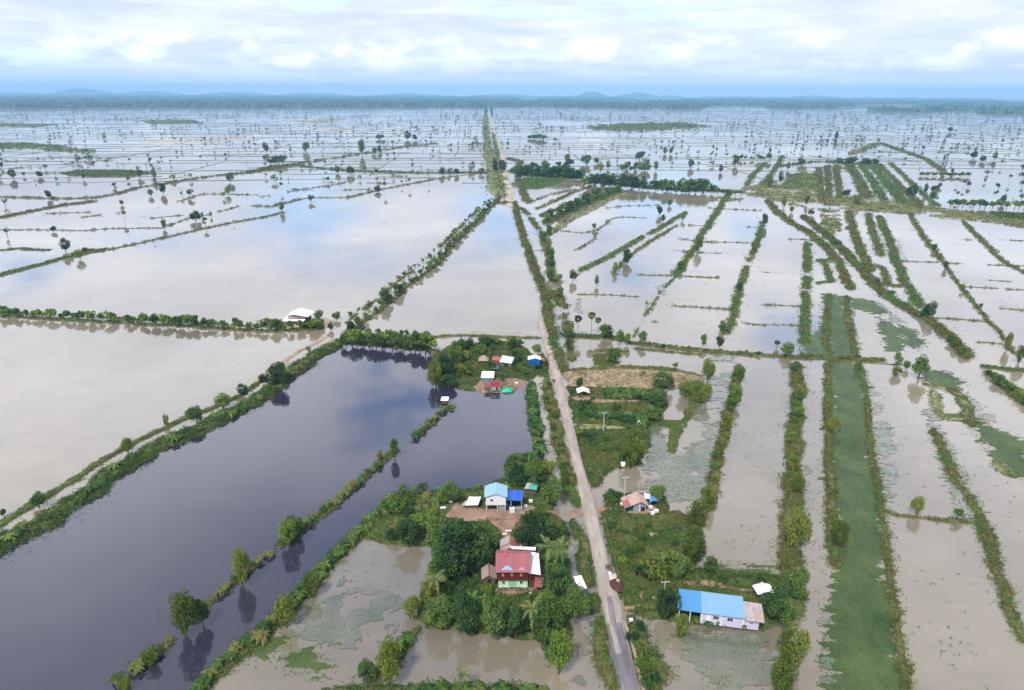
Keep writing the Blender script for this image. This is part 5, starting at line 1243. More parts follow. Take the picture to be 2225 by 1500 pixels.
scatter([(1080, 798), (1140, 798), (1185, 806), (1150, 820), (1085, 816)], 8, 'bush', 2.4, 'low bush between the tin roofs and the waterside huts', 'bushes before the waterside huts')
scatter([(830, 1110), (870, 1080), (940, 1080), (950, 1120), (940, 1180), (850, 1175)], 18, 'bush', 3.0, 'bush in the green thicket left of the bare red yard', 'bushes left of the red yard')
scatter([(930, 1330), (1060, 1315), (1230, 1320), (1230, 1372), (1130, 1380), (1000, 1370), (935, 1362)], 22, ['bush', 'round'], 3.4, 'bushy growth under the front row over the brown pond', 'undergrowth bushes of the front row')
scatter([(1250, 940), (1390, 945), (1400, 985), (1340, 1015), (1285, 1040)], 14, 'bush', 1.8, 'low bush in the bright green garden by the road', 'bushes in the bright green garden')
scatter([(1325, 1130), (1440, 1125), (1500, 1150), (1490, 1240), (1360, 1250)], 12, 'bush', 1.7, 'low bush in the rough garden below the pink-roofed house', 'bushes in the rough garden')
scatter([(1380, 1235), (1480, 1240), (1520, 1250), (1470, 1275), (1385, 1275)], 12, ['bush', 'smalld'], 3.2, 'dark bush between the rough garden and the long blue-roofed house', 'bushes above the long house')
scatter([(1110, 1010), (1190, 1015), (1195, 1055), (1110, 1060)], 16, 'bush', 3.0, 'bush at the upper point of the homestead beside the channel', 'bushes at the homestead point')
scatter([(570, 700), (650, 706), (720, 712), (700, 718), (580, 716)], 14, 'bush', 2.8, 'bush in front of the white roofed farm', 'bushes before the white roofed farm')

scatter([(925, 1250), (1040, 1280), (1045, 1330), (930, 1335)], 18, ['bush', 'banana', 'banana'], 3.0, 'plant in the mixed thicket on the left side of the house garden', 'thicket left of the house garden', parts=False)
scatter([(1190, 1140), (1225, 1150), (1230, 1220), (1245, 1270), (1200, 1270), (1195, 1200)], 10, ['bush'], 2.8, 'bush between the red-roofed house and the road channel', 'bushes by the road channel')
scatter([(1240, 845), (1290, 870), (1400, 920), (1400, 945), (1260, 925)], 12, ['bush'], 2.0, 'bush in the lower garden around the concrete pole', 'bushes of the lower garden')
scatter([(1325, 1125), (1350, 1200), (1440, 1330), (1480, 1340), (1400, 1345), (1345, 1260)], 10, ['bush'], 1.6, 'bush on the slope between the road and the long house', 'bushes between road and long house')
# ------------------------------------------------------------------ the far plain
# far banks: a grid of paddies running with the road
_far = []
gg = random.Random(11)
def seg(x0, y0, x1, y1, wd):
    d = np.array([x1 - x0, y1 - y0]); Ln = np.linalg.norm(d); d /= Ln; nrm = np.array([-d[1], d[0]]); k = max(2, int(Ln / 25)); V = []
    for i in range(k + 1):
        c = np.array([x0, y0]) + d * Ln * i / k + nrm * gg.uniform(-.6, .6) * wd
        w_ = wd * gg.uniform(.3, .7)
        V += [(c[0] - nrm[0] * w_, c[1] - nrm[1] * w_, -.2), (c[0], c[1], gg.uniform(.25, .6)), (c[0] + nrm[0] * w_, c[1] + nrm[1] * w_, -.2)]
    i = np.arange(k)[:, None] * 3 + np.arange(2)[None]
    Fq = np.stack([i, i + 3, i + 4, i + 1], -1).reshape(-1, 4)
    _far.append((np.array(V), Fq, np.zeros(len(Fq))))
rx = lambda y: gp(1062, 246)[0] * y / gp(1062, 246)[1]           # the road's course
y = 800.0
while y < 5200:
    x = -y * .95
    while x < y * .95:
        Ln = gg.uniform(60, 420) * (1 + y / 3000)
        px_, py_ = proj(x, y)
        if gg.random() < .8 and not (py_ > 372 and px_ > 1100) and py_ < 400:
            seg(x, y + gg.uniform(-12, 12), x + Ln, y + gg.uniform(-12, 12) + (Ln * .12 if px_ < 900 else -Ln * .02), gg.uniform(.9, 2.2) * (1 + y / 4000))
        x += Ln + gg.uniform(0, 60)
    y += gg.uniform(26, 60) * (.6 + y / 2400)
for k in range(-52, 54):
    xx = k * 85 + gg.uniform(-30, 30); y = 880 + gg.uniform(0, 300)
    while y < 4800:
        Ln = gg.uniform(80, 420); x0 = xx + rx(y); px_, py_ = proj(x0, y)
        if gg.random() < .6 and abs(x0) < y * .85 and abs(x0 - rx(y)) > 25: seg(x0, y, xx + rx(y + Ln), y + Ln, gg.uniform(1.2, 3.2) * (1 + y / 6000))
        y += Ln + gg.uniform(0, 200)
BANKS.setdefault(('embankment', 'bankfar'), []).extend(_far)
# scattered far trees: the larger ones are things, the rest one mass
def lowtree(g, n=1):
    pass
_rt = np.random.default_rng(21)
def farpx(n, x0, x1, y0, y1, pw=1.0):
    px_ = _rt.uniform(x0, x1, n); py_ = y0 + (y1 - y0) * _rt.uniform(0, 1, n) ** pw
    return np.array([gp(a, b) for a, b in zip(px_, py_)])
big = np.concatenate([farpx(85, -10, 1050, 262, 372, .9), farpx(95, 1105, 2240, 262, 350, .9), farpx(20, 2020, 2240, 350, 440), farpx(10, -10, 700, 380, 520)])
labs = {0: ('sugar palm scattered on the flooded plain left of the far road', 'scattered palms left of the far road'), 1: ('sugar palm scattered on the flooded plain right of the far road', 'scattered palms right of the far road')}
labt = {0: ('small tree scattered on the flooded plain left of the far road', 'scattered trees left of the far road'), 1: ('small tree scattered on the flooded plain right of the far road', 'scattered trees right of the far road')}
_rest = []
for i, (x, y) in enumerate(big):
    sd_ = 0 if x < rx(y) else 1
    if i % 3 == 0: plant('sugar', float(x), float(y), gg.uniform(7, 10), *labs[sd_], wide=gg.uniform(1.1, 1.4), parts=False)
    elif i % 3 == 1: plant(gg.choice(['small', 'smalld']), float(x), float(y), gg.uniform(5, 9), *labt[sd_], wide=gg.uniform(.7, 1.1), parts=False)
    else: _rest.append((x, y))
def blobtrees(C, Hh, W, key, trunk=True, K=26, zlo=.35, name='far'):
    """many far trees as one mass: leaf clumps plus stems"""
    n = len(C); idx = np.repeat(np.arange(n), K); m = n * K
    d = _rt.normal(size=(m, 3)); d /= np.linalg.norm(d, axis=1, keepdims=True); r = _rt.uniform(.4, 1, m) ** .5
    P = np.empty((m, 3)); P[:, 0] = C[idx, 0] + d[:, 0] * r * W[idx] * .5; P[:, 1] = C[idx, 1] + d[:, 1] * r * W[idx] * .5
    P[:, 2] = Hh[idx] * (zlo + (1 - zlo) * (.5 + .5 * d[:, 2] * r))
    Nn = d + _rt.normal(size=(m, 3)) * .4; Nn[:, 2] += .3; Nn /= np.linalg.norm(Nn, axis=1, keepdims=True)
    L = W[idx] * .42 * _rt.uniform(.7, 1.2, m)
    V, Fq = quads(P, Nn, L, L * .8, _rt); tt = np.clip(_rt.uniform(0, 1, n)[idx] * .6 + _rt.uniform(0, .4, m), 0, 1)
    MATS.setdefault(key, []).append((V, Fq, tt))
    if trunk:
        w_ = np.maximum(.25, Hh * .035); V = []
        for sx, sy in ((1, 0), (0, 1)):
            a = np.stack([np.column_stack([C[:, 0] - w_ * sx, C[:, 1] - w_ * sy, np.full(n, -.1)]), np.column_stack([C[:, 0] + w_ * sx, C[:, 1] + w_ * sy, np.full(n, -.1)]),
                          np.column_stack([C[:, 0] + w_ * sx * .6, C[:, 1] + w_ * sy * .6, Hh * .6]), np.column_stack([C[:, 0] - w_ * sx * .6, C[:, 1] - w_ * sy * .6, Hh * .6])], 1).reshape(-1, 3)
            V.append(a)
        V = np.concatenate(V); MATS.setdefault(key, []).append((V, np.arange(len(V)).reshape(-1, 4), np.full(len(V) // 4, .3)))
# small scattered trees out to the forest edge
C = np.concatenate([farpx(850, -20, 2245, 230, 258, 1.3), farpx(110, -20, 1050, 255, 320, 1.2), farpx(160, 1100, 2245, 250, 330, 1.2), farpx(200, 1400, 2245, 240, 275, 1.0), farpx(60, 1100, 2245, 320, 372), farpx(90, -20, 1050, 310, 400)])
# small clumps
for _ in range(150):   # trees strung along the paddy banks
    px_ = _rt.uniform(-20, 2245); py_ = _rt.choice([_rt.uniform(234, 262), _rt.uniform(250, 335)])
    if 1040 < px_ < 1110: continue
    x0, y0 = gp(px_, py_); Ln = _rt.uniform(60, 500) * (1 + y0 / 4000); n_ = int(_rt.integers(4, 18)); along = _rt.uniform() < .3
    u = np.sort(_rt.uniform(0, 1, n_)) * Ln
    C = np.concatenate([C, np.column_stack([x0 + (0 if along else 1) * u + _rt.normal(size=n_) * 4, y0 + (1 if along else .06) * u + _rt.normal(size=n_) * 5])])
_cl = farpx(130, -20, 2245, 238, 290, 1.0)
C = np.concatenate([C] + [np.array([[c[0] + _rt.normal() * c[1] * .012, c[1] + _rt.normal() * c[1] * .004] for _ in range(_rt.integers(4, 12))]) for c in _cl])
C = np.concatenate([C, np.array(_rest)])
Hh = (2.6 + 6 * _rt.uniform(0, 1, len(C)) ** 1.6) * (1 + C[:, 1] / 14000); W = Hh * _rt.uniform(.45, .95, len(C))
blobtrees(C, Hh, W, 'fartree', True, 22)
# forest beyond the flood
far_land = [(-200, 238), (300, 236), (700, 234), (1000, 232), (1080, 231), (1300, 232), (1700, 236), (2000, 241), (2450, 249)]
C = []
for (x0, y0), (x1, y1) in zip(far_land[:-1], far_land[1:]):
    n = int((x1 - x0) * 4.2)
    for _ in range(n):
        u = _rt.uniform(); px_ = x0 + (x1 - x0) * u; top = 212.0; yb = y0 + (y1 - y0) * u
        t = _rt.uniform() ** 1.0; py_ = top + (yb - top) * t + (ROLL * (px_ - CX) * .6)
        if py_ < 211.5 + ROLL * (px_ - CX): continue
        if 1130 < px_ < 2300 and vnoise(np.array([px_ / 160.]), np.array([py_ / 2.6]), 5)[0] > .52: continue
        C.append(gp(px_, py_))
C = np.array(C); C = C[(C[:, 1] < 24000) & (np.abs(C[:, 0]) < 24500)]
Hh = _rt.uniform(9, 20, len(C)) * (1 + C[:, 1] / 30000); W = Hh * _rt.uniform(2.2, 4.5, len(C)) * (1 + C[:, 1] / 20000)
blobtrees(C, Hh, W, 'forest', False, 20, 0.0)
m_farland = soil('far_land', (58, 78, 44), (104, 116, 66), .0012)
def farsheet():
    V = []; xs = np.linspace(-500, 2700, 60); P0 = []
    for x in xs:
        yb = np.interp(x, [p[0] for p in far_land], [p[1] for p in far_land]) + (_rt.uniform() - .5) * 1.6
        P0.append(gp(x, yb - 2))
    P0 = np.array(P0); V = [(a, b, .35) for a, b in P0] + [(a * 24990 / b, 24990, .35) for a, b in P0]
    n = len(P0); mk('far_land', V, [[i, i + 1, n + i + 1, n + i] for i in range(n - 1)], m_farland, kind='structure')
farsheet()
# trees lining the far end of the road
C = np.array([gp(1062 + s_ * 6 + gg.uniform(-1, 1), yy) for yy in np.linspace(233, 250, 14) for s_ in (-1, 1)]); Hh = _rt.uniform(14, 22, len(C)); blobtrees(C, Hh, Hh * .8, 'fartree', True, 24)
# ------------------------------------------------------------------ buildings
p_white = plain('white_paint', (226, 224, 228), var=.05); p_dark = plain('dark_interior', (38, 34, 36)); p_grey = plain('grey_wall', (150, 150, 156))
p_mint = plain('mint_plaster', (196, 236, 200), var=.05); p_mint2 = plain('mint_panel', (140, 204, 152), var=.06); p_maroon = plain('maroon_boards', (98, 38, 38), var=.2, scale=5); p_ochre = plain('ochre_shutter', (186, 146, 92))
p_lilac = plain('lilac_plaster', (196, 192, 216), var=.06); p_glass = plain('window_dark', (40, 52, 78), .2, spec=.6); p_wood = plain('weathered_wood', (112, 92, 76), var=.25, scale=4)
p_conc = plain('concrete', (188, 184, 176)); p_bluewall = plain('blue_sheet', (24, 90, 176), .45, var=.1); p_greend = plain('dark_green_net', (16, 84, 70), var=.2); p_red = plain('red_sheet', (176, 56, 64), .5)
p_brick = plain('brown_boards', (132, 92, 74), var=.25, scale=5); p_thatch = plain('thatch', (168, 146, 128), .95, var=.2, scale=6); p_plast = plain('green_tarpaulin', (26, 178, 140), .45, var=.15, scale=1.5)
r_pink = tin('red_roof', (152, 78, 88), (142, 96, 100), .45); r_white = tin('white_roof', (238, 238, 244), (190, 190, 196), .12); r_lblue = tin('pale_blue_roof', (140, 184, 214), (124, 160, 190), .12, axis=1)
r_blue = tin('sky_blue_roof', (74, 140, 196), (64, 112, 160), .12); r_blue2 = tin('light_blue_roof', (120, 164, 214), (112, 144, 186), .12); r_deep = tin('deep_blue_roof', (16, 84, 186), (18, 66, 146), .1)
r_grey = tin('grey_tin', (176, 170, 170), (142, 112, 98), .4); r_rust = tin('rusty_tin', (160, 92, 82), (124, 74, 62), .4); r_tile = tin('pink_tile', (186, 158, 148), (156, 116, 102), .5); r_tileg = tin('pinkish_tin', (172, 156, 150), (150, 110, 98), .4)
r_green = tin('green_tin', (72, 176, 150), (60, 140, 120), .2)
def site(ax, ay, bx, by, z=0.0):
    A = np.array(gp(ax, ay, z)); B = np.array(gp(bx, by, z)); d = B - A
    return (float(A[0]), float(A[1]), z), math.atan2(d[1], d[0]), float(np.linalg.norm(d))
def win(parent, x, y, z, w_, h_, mat=p_glass, frame=p_white, name='window'):
    b = MB(); fr = .06
    b.box(x - fr, y - .05, z - fr, x + w_ + fr, y, z); b.box(x - fr, y - .05, z + h_, x + w_ + fr, y, z + h_ + fr)
    b.box(x - fr, y - .05, z, x, y, z + h_); b.box(x + w_, y - .05, z, x + w_ + fr, y, z + h_); b.box(x + w_ / 2 - .02, y - .045, z, x + w_ / 2 + .02, y, z + h_)
    f = b.build(name, frame, parent); MB().box(x, y - .02, z, x + w_, y + .01, z + h_).build('pane', mat, f)
def post(parent, x, y, z0, z1, r=.09, mat=p_conc): MB().box(x - r, y - r, z0, x + r, y + r, z1).build('post', mat, parent)
def gable(name, mat, parent, x0, x1, y0, y1, ze, zr, along='x', over=.35, th=.07, xr=None):
    """two roof slopes; ridge along x or along y"""
    b = MB()
    if along == 'x':
        ym = (y0 + y1) / 2
        b.slab([(x0 - over, y0 - over, ze), (x1 + over, y0 - over, ze), (x1 + over, ym, zr), (x0 - over, ym, zr)], th); b.slab([(x0 - over, ym, zr), (x1 + over, ym, zr), (x1 + over, y1 + over, ze), (x0 - over, y1 + over, ze)], th)
        b.box(x0 - over, ym - .1, zr - .01, x1 + over, ym + .1, zr + .06)
    else:
        xm = (x0 + x1) / 2 if xr is None else xr
        b.slab([(x0 - over, y0 - over, ze), (xm, y0 - over, zr), (xm, y1 + over, zr), (x0 - over, y1 + over, ze)], th); b.slab([(xm, y0 - over, zr), (x1 + over, y0 - over, ze), (x1 + over, y1 + over, ze), (xm, y1 + over, zr)], th)
        b.box(xm - .1, y0 - over, zr - .01, xm + .1, y1 + over, zr + .06)
    return b.build(name, mat, parent)
def pent(x0, x1, y0, y1, z0, ze, zr, xm=None):
    xm = (x0 + x1) / 2 if xm is None else xm
    b = MB(); n = [(x0, z0), (x1, z0), (x1, ze), (xm, zr), (x0, ze)]
    b.face([(x, y0, z) for x, z in n]); b.face([(x, y1, z) for x, z in reversed(n)])
    for i in range(5):
        (xa, za), (xb, zb) = n[i], n[(i + 1) % 5]
        if i != 0: b.face([(xa, y0, za), (xa, y1, za), (xb, y1, zb), (xb, y0, zb)])
    return b
GZ = .98
# 1 red-roofed house
loc, rz, W = site(1083, 1275, 1146, 1275, GZ)
t = thing('red_roofed_house', 'two-storey house with red metal roof, maroon upper floor and mint green ground floor', 'house', loc, rz)
Dp = 6.4
MB().box(0, 0, -.3, W, Dp, 2.15).build('ground_floor', p_mint, t)
MB().box(W * .34, -.03, .1, W * .63, 0, 2.05).build('door', p_mint2, t)
b = MB(); [b.box(W * u - .05, -.07, -.1, W * u + .05, 0, 2.15) for u in (.01, .34, .635, .99)]; b.box(-.05, -.08, -.2, W + .05, 0, .05); b.build('wall_trim', p_white, t)
win(t, W * .13, 0, .75, .55, .75); win(t, W * .74, 0, .75, .6, .75)
MB().box(-.12, -.25, 2.15, W + .1, Dp, 4.35).build('upper_floor', p_maroon, t)
b = MB(); b.box(-.3, -.55, 2.1, W + .2, -.25, 2.24); b.build('balcony_slab', p_maroon, t)
for u in (.12, .42, .74): win(t, W * u, -.25, 2.9, .45, .85, p_ochre, p_wood)
gable('roof', r_pink, t, -.1, W + .1, -.3, Dp, 4.3, 6.5, 'x', .5)
for u, s_ in ((.30, 1.3), (.80, .7)):
    d = MB(); x = W * u; d.slab([(x - s_, -.5, 4.55), (x, -.5, 4.62 + s_ * .2), (x, 1.0, 4.9 + s_ * .2)], .05); d.slab([(x, -.5, 4.62 + s_ * .2), (x + s_, -.5, 4.55), (x, 1.0, 4.9 + s_ * .2)], .05)
    d.face([(x - s_, -.45, 4.5), (x + s_, -.45, 4.5), (x, -.45, 4.55 + s_ * .2)]); d.build('dormer', r_lblue if u < .5 else r_grey, t)
b = MB(); b.slab([(-.15 + W * .33, 2.0, 6.2), (W * .33, 2.9, 6.75), (W * .33, 3.4, 6.75), (-.6, 3.2, 6.2)], .05); b.build('ridge_cap', r_pink, t)
MB().slab([(W + .05, 5.9, 4.7), (W + 2.6, 5.9, 4.2), (W + 2.75, -.6, 3.5), (W + .1, -.6, 4.0)], .06).build('side_roof', r_white, t)
MB().box(W + .05, .4, 1.4, W + 2.3, 5.6, 3.5).build('side_wall', p_maroon, t)
MB().box(W + .1, .7, -.3, W + 2.1, 5.4, 1.4).build('side_ground_wall', p_brick, t)
for x in (W + .5, W + 2.4): post(t, x, -.3, -.3, 3.5, .07, p_wood)
MB().slab([(W * .35, 6.7, 5.4), (W + 2.0, 7.2, 4.8), (W + 1.9, 5.7, 5.0), (W * .5, 5.7, 5.5)], .05).build('rear_white_roof', r_white, t)
# rear kitchen block of the same homestead
loc, rz, W = site(1088, 1216, 1126, 1216, GZ)
t = thing('kitchen_house', 'low building with patched grey and red tin gable roof behind the red-roofed house', 'outbuilding', loc, rz)
MB().box(0, 0, -.3, W, 3.6, 2.4).build('wall', p_brick, t)
gable('roof', r_tileg, t, 0, W, -.4, 2.2, 2.3, 3.5, 'y', .2)
b = MB(); b.slab([(W / 2, 1.0, 3.62), (W + .2, 1.0, 2.42), (W + .2, 4.0, 2.42), (W / 2, 4.0, 3.62)], .05); b.slab([(-.2, 1.0, 2.42), (W / 2, 1.0, 3.62), (W / 2, 1.25, 3.62), (-.2, 1.25, 2.42)], .05); b.build('red_roof_sheet', r_rust, t)
MB().slab([(-.2, 1.3, 2.4), (W / 2, 1.3, 3.6), (W / 2, 4.0, 3.6), (-.2, 4.0, 2.4)], .05).build('grey_roof_sheet', r_grey, t)
MB().slab([(W + .25, 3.4, 2.5), (W + 2.0, 3.4, 2.2), (W + 2.0, -.2, 2.0), (W + .25, -.2, 2.3)], .05).build('lean_to_roof', r_grey, t)
for x, y in ((W + 1.9, 0), (W + 1.9, 3.2)): post(t, x, y, -.3, 2.05, .06, p_wood)
# small shed
loc, rz, W = site(1050, 1272, 1076, 1271, GZ)
t = thing('shed', 'small dark wooden shed with grey and pink gable roof beside the red-roofed house', 'shed', loc, rz)
pent(0, W, 0, 3.2, -.3, 1.7, 2.6).build('wall', p_wood, t); MB().box(W * .35, -.03, -.1, W * .65, 0, 1.5).build('door', p_dark, t)
gable('roof', r_tileg, t, 0, W, 0, 3.2, 1.75, 2.8, 'y', .35); MB().box(W / 2 - .12, -.4, 2.86, W / 2 + .12, 3.6, 2.93).build('ridge_cap', r_rust, t)
# red awning
loc, rz, W = site(1160, 1290, 1178, 1290, GZ)
t = thing('awning', 'small tilted red sheet awning on posts at the corner of the house yard', 'awning', loc, rz)
MB().slab([(0, 0, 1.6), (W, 0, 1.6), (W + .3, 2.4, 2.3), (.3, 2.4, 2.3)], .05).build('roof', r_pink, t)
for x, y, z in ((.1, .1, 1.6), (W - .1, .1, 1.6), (.4, 2.2, 2.2), (W + .1, 2.2, 2.2)): post(t, x, y, -.3, z, .05, p_wood)
loc, rz, W = site(1257, 1300, 1275, 1296, GZ)
t = thing('carport', 'white sheet roof half hidden among trees beside the road below the red house', 'shelter', loc, rz)
MB().slab([(0, 0, 2.2), (W, 0, 2.1), (W + .2, 3.6, 2.6), (.2, 3.6, 2.7)], .05).build('roof', r_white, t)
for x, y in ((.15, .15), (W - .1, .15), (.3, 3.4), (W, 3.4)): post(t, x, y, -.3, 2.15, .06, p_wood)
# 2 stilt house
loc, rz, W = site(1056, 1113, 1099, 1113, 1.1)
t = thing('stilt_house', 'white house on concrete stilts with pale blue gable roof above the bare red yard', 'house', loc, rz)
pent(0, W, 0, 4.6, 2.15, 4.5, 5.35).build('wall', p_white, t)
win(t, W * .23, 0, 3.1, .6, .75, p_glass, p_white)
gable('roof', r_lblue, t, 0, W, 0, 4.6, 4.55, 5.55, 'y', .42)
b = MB(); b.box(-.1, -.04, 2.0, W + .1, 4.6, 2.15); b.build('floor_slab', p_conc, t)
for x in (.12, W * .58, W - .12):
    for y in (.12, 2.3, 4.45): post(t, x, y, -.3, 2.0, .13, p_conc)
MB().box(W * .62, .35, -.3, W * .95, 2.2, 1.7).build('storage_wall', p_grey, t)
MB().box(.5, 2.4, -.3, W * .5, 4.3, 1.5).build('back_wall', p_brick, t)
b = MB(); b.slab([(W + .25, -.2, 3.65), (W + 4.1, -.2, 3.35), (W + 4.6, 4.4, 3.45), (W + .8, 4.4, 3.75)], .06); b.build('blue_canopy', r_deep, t)
for x, y in ((W + 1.3, .1), (W + 3.9, .1), (W + 4.2, 4.0), (W + 1.4, 4.0)): post(t, x, y, -.3, 3.4, .07, p_conc)
MB().box(W + .4, 3.6, -.3, W + 4.0, 3.9, 2.6).build('canopy_back_wall', p_dark, t)
b = MB(); b.slab([(W + .15, .3, 2.0), (W + .15, 2.2, 2.0), (W + 1.0, 2.2, .6), (W + 1.0, .3, .6)], .04); b.build('tarpaulin', p_bluewall, t)
loc, rz, W = site(1013, 1108, 1037, 1108, 1.1)
t = thing('open_shelter', 'open shelter with white sheet roof left of the stilt house', 'shelter', loc, rz)
MB().slab([(-.3, 0, 1.3), (W + .2, 0, 1.4), (W + .9, 2.9, 2.0), (.6, 2.9, 2.0)], .05).build('roof', r_white, t)
MB().slab([(-1.2, .3, .9), (-.35, .2, 1.25), (.4, 2.0, 1.5), (-.6, 2.0, 1.2)], .05).build('side_roof', r_grey, t)
MB().box(.2, 1.2, -.3, W - .1, 2.4, .95).build('counter_wall', p_grey, t)
for x, y in ((0, .1), (W, .1), (.7, 2.7), (W + .7, 2.7), (W * .6, .1)): post(t, x, y, -.3, 1.35, .06, p_wood)
def crate(px, py, w_, d_, h_, lab, mat, z=1.15, name='crate', cat='crate', g=None):
    loc, rz, _ = site(px, py, px + 5, py, z); o = MB()
    o.box(0, 0, -.1, w_, d_, h_ * .92); o.box(-.03, -.03, h_ * .92, w_ + .03, d_ + .03, h_); o.box(-.02, -.02, h_ * .4, w_ + .02, d_ + .02, h_ * .48)
    ob = o.build(name, mat, loc=loc, rotz=rz + .15); tag(ob, lab, cat, g); return ob
crate(1108, 1115, 1.3, 1.0, 1.1, 'white water tank box in front of the blue canopy', p_white, name='water_tank', cat='tank')
crate(1122, 1112, 1.7, 1.2, .7, 'low grey stack of blocks beside the white tank box', p_grey, name='block_stack', cat='blocks')
crate(957, 1106, 1.4, .5, .3, 'white flat boat-like tub at the left edge of the red yard', p_white, name='tub', cat='tub')
crate(975, 1092, .9, .7, .5, 'small white box under the tree at the corner of the red yard', p_white, name='box', cat='box')
crate(1138, 1103, .9, .6, .45, 'white bench-like box right of the blue canopy', p_white, name='bench_box', cat='box')
crate(1150, 1092, .9, .6, .5, 'white bundle at the tree edge behind the canopy', p_white, name='bundle', cat='bundle')
crate(1098, 1156, 1.5, .3, .25, 'white plank lying on the lower red yard', p_white, name='plank', cat='plank')
crate(1092, 1163, 1.0, .4, .25, 'shorter white sheet lying below the plank on the red yard', p_white, name='sheet', cat='sheet')
crate(1150, 1296, .9, .7, .5, 'white tub in front of the small red awning', p_white, name='wash_tub', cat='tub')
loc, rz, W = site(1142, 1074, 1164, 1076, GZ)
t = thing('tin_shelter', 'half-hidden shelter with green and pale tin roof above the blue canopy', 'shelter', loc, rz)
MB().slab([(.9, 0, 1.7), (W + .2, 0, 1.5), (W + .3, 2.2, 2.0), (1.1, 2.2, 2.2)], .05).build('roof', r_green, t); MB().slab([(-.4, .2, 1.5), (.85, 0, 1.7), (1.05, 2.2, 2.2), (0, 2.3, 2.0)], .05).build('roof_sheet', r_grey, t)
MB().box(0, .5, -.3, W, 2.0, 1.5).build('wall', p_wood, t)
# 3 long blue house
loc, rz, W = site(1474, 1345, 1653, 1369, GZ)
t = thing('long_house', 'long lilac house with sky blue metal roof and grey tin end beside the pond', 'house', loc, rz)
x1, x2 = W * .27, W * .785
MB().box(x1, 0, -.3, x2, 4.4, 2.5).build('wall', p_lilac, t); MB().box(x2, .1, -.3, W * .97, 4.0, 2.0).build('end_wall', p_lilac, t)
MB().slab([(-.5, -.6, 2.75), (x1 - .05, -.6, 2.72), (x1 - .05, 4.6, 3.7), (.0, 4.6, 3.7)], .07).build('porch_roof', r_blue, t)
MB().slab([(x1, -.55, 2.68), (x2 + .1, -.55, 2.68), (x2 + .1, 4.1, 3.66), (x1, 4.1, 3.66)], .07).build('roof', r_blue2, t)
MB().slab([(x1 - .02, 4.12, 3.68), (x2 + .12, 4.12, 3.68), (x2 + .1, 5.1, 3.35), (x1, 5.1, 3.35)], .07).build('rear_roof', r_lblue, t)
MB().slab([(x2 + .14, -.5, 2.25), (W + .35, -.5, 2.15), (W + .35, 3.9, 3.1), (x2 + .14, 3.9, 3.2)], .06).build('tin_roof', r_grey, t)
MB().slab([(x2 + 2.1, -.55, 2.29), (W + .4, -.55, 2.21), (W + .38, 2.2, 2.86), (x2 + 2.1, 2.2, 2.92)], .04).build('patch_roof', r_tileg, t)
for u in (.42, .59): win(t, W * u, 0, 1.1, 1.0, .8)
win(t, W * .86, .1, 1.1, .6, .35)
b = MB(); b.box(x1 - .06, -.1, -.3, x1 + .25, .05, 2.6); b.box(x2 - .2, -.1, -.3, x2 + .03, .05, 2.5); b.box(W * .51, -.08, -.3, W * .525, 0, 2.4); b.build('wall_trim', p_white, t)
MB().box(x1 + 1.0, -.04, -.1, x1 + 1.9, 0, 1.9).build('door', p_white, t)
MB().box(.5, 3.9, -.3, x1, 4.1, 2.9).build('porch_back_wall', p_dark, t)
for x in (.0, x1 * .5): post(t, x, -.3, -.3, 2.7, .08, p_white)
loc, rz, W = site(1646, 1305, 1680, 1303, GZ)
t = thing('canopy', 'bright white peaked canopy on posts behind the grey end of the long house', 'canopy', loc, rz)
gable('roof', r_white, t, 0, W, 0, 2.4, 1.7, 2.35, 'y', .25, xr=W * .55)
for x in (.1, W - .1):
    for y in (.1, 2.3): post(t, x, y, -.3, 1.72, .05, p_wood)
MB().box(W * .3, .9, -.2, W * .6, 1.8, .9).build('table', p_brick, t)
# 5 pink-roofed house
loc, rz, W = site(1376, 1112, 1403, 1111, 1.0)
t = thing('pink_roofed_house', 'small grey house with weathered pink gable roof across the road from the red yard', 'house', loc, rz)
pent(0, W, 0, 4.4, -.3, 1.9, 2.95, W * .5).build('wall', p_grey, t)
b = MB(); zr, ze = 3.15, 1.95; xm = W * .5
b.slab([(-2.4, -.6, 1.45), (xm, -.6, zr), (xm, 4.2, zr), (-2.4, 4.2, 1.45)], .07); b.slab([(xm, -.6, zr), (W + .6, -.6, 1.8), (W + .6, 4.2, 1.8), (xm, 4.2, zr)], .07); b.build('roof', r_tile, t)
MB().slab([(-2.45, -.62, 1.5), (-1.0, -.62, 2.13), (-1.0, 2.6, 2.13), (-2.45, 2.6, 1.5)], .03).build('rusty_roof_sheet', r_rust, t)
MB().box(-1.9, .3, -.3, -.02, 3.8, 1.6).build('side_wall', p_greend, t)
MB().box(W * .62, -.04, .1, W * .9, 0, 1.3).build('door', p_dark, t); MB().box(W * .45, -.07, -.2, W * .5, 0, 2.3).build('wall_trim', p_white, t)
loc, rz, W = site(1401, 1093, 1411, 1093, 1.0)
o = MB(); o.slab([(-.2, -.2, 1.5), (W + .3, -.2, 1.3), (W + .3, 1.6, 1.7), (-.1, 1.6, 1.9)], .05); [o.box(x, y, -.3, x + .08, y + .08, 1.4) for x in (0, W) for y in (0, 1.4)]
tag(o.build('shelter', r_white, loc=loc, rotz=rz), 'tiny white sheet shelter touching the pink roof', 'shelter')
loc, rz, W = site(1414, 1101, 1428, 1101, 1.0)
t = thing('barrel_shelter', 'shelter with rounded light blue roof right of the pink-roofed house', 'shelter', loc, rz)
b = MB(); pr = [(W / 2 - math.cos(a) * (W / 2 + .2), 1.1 + math.sin(a) * .6) for a in np.linspace(0, math.pi, 9)]
for (xa, za), (xb, zb) in zip(pr[:-1], pr[1:]): b.slab([(xa, 0, za), (xb, 0, zb), (xb, 2.2, zb), (xa, 2.2, za)], .05)
b.build('roof', r_blue, t)
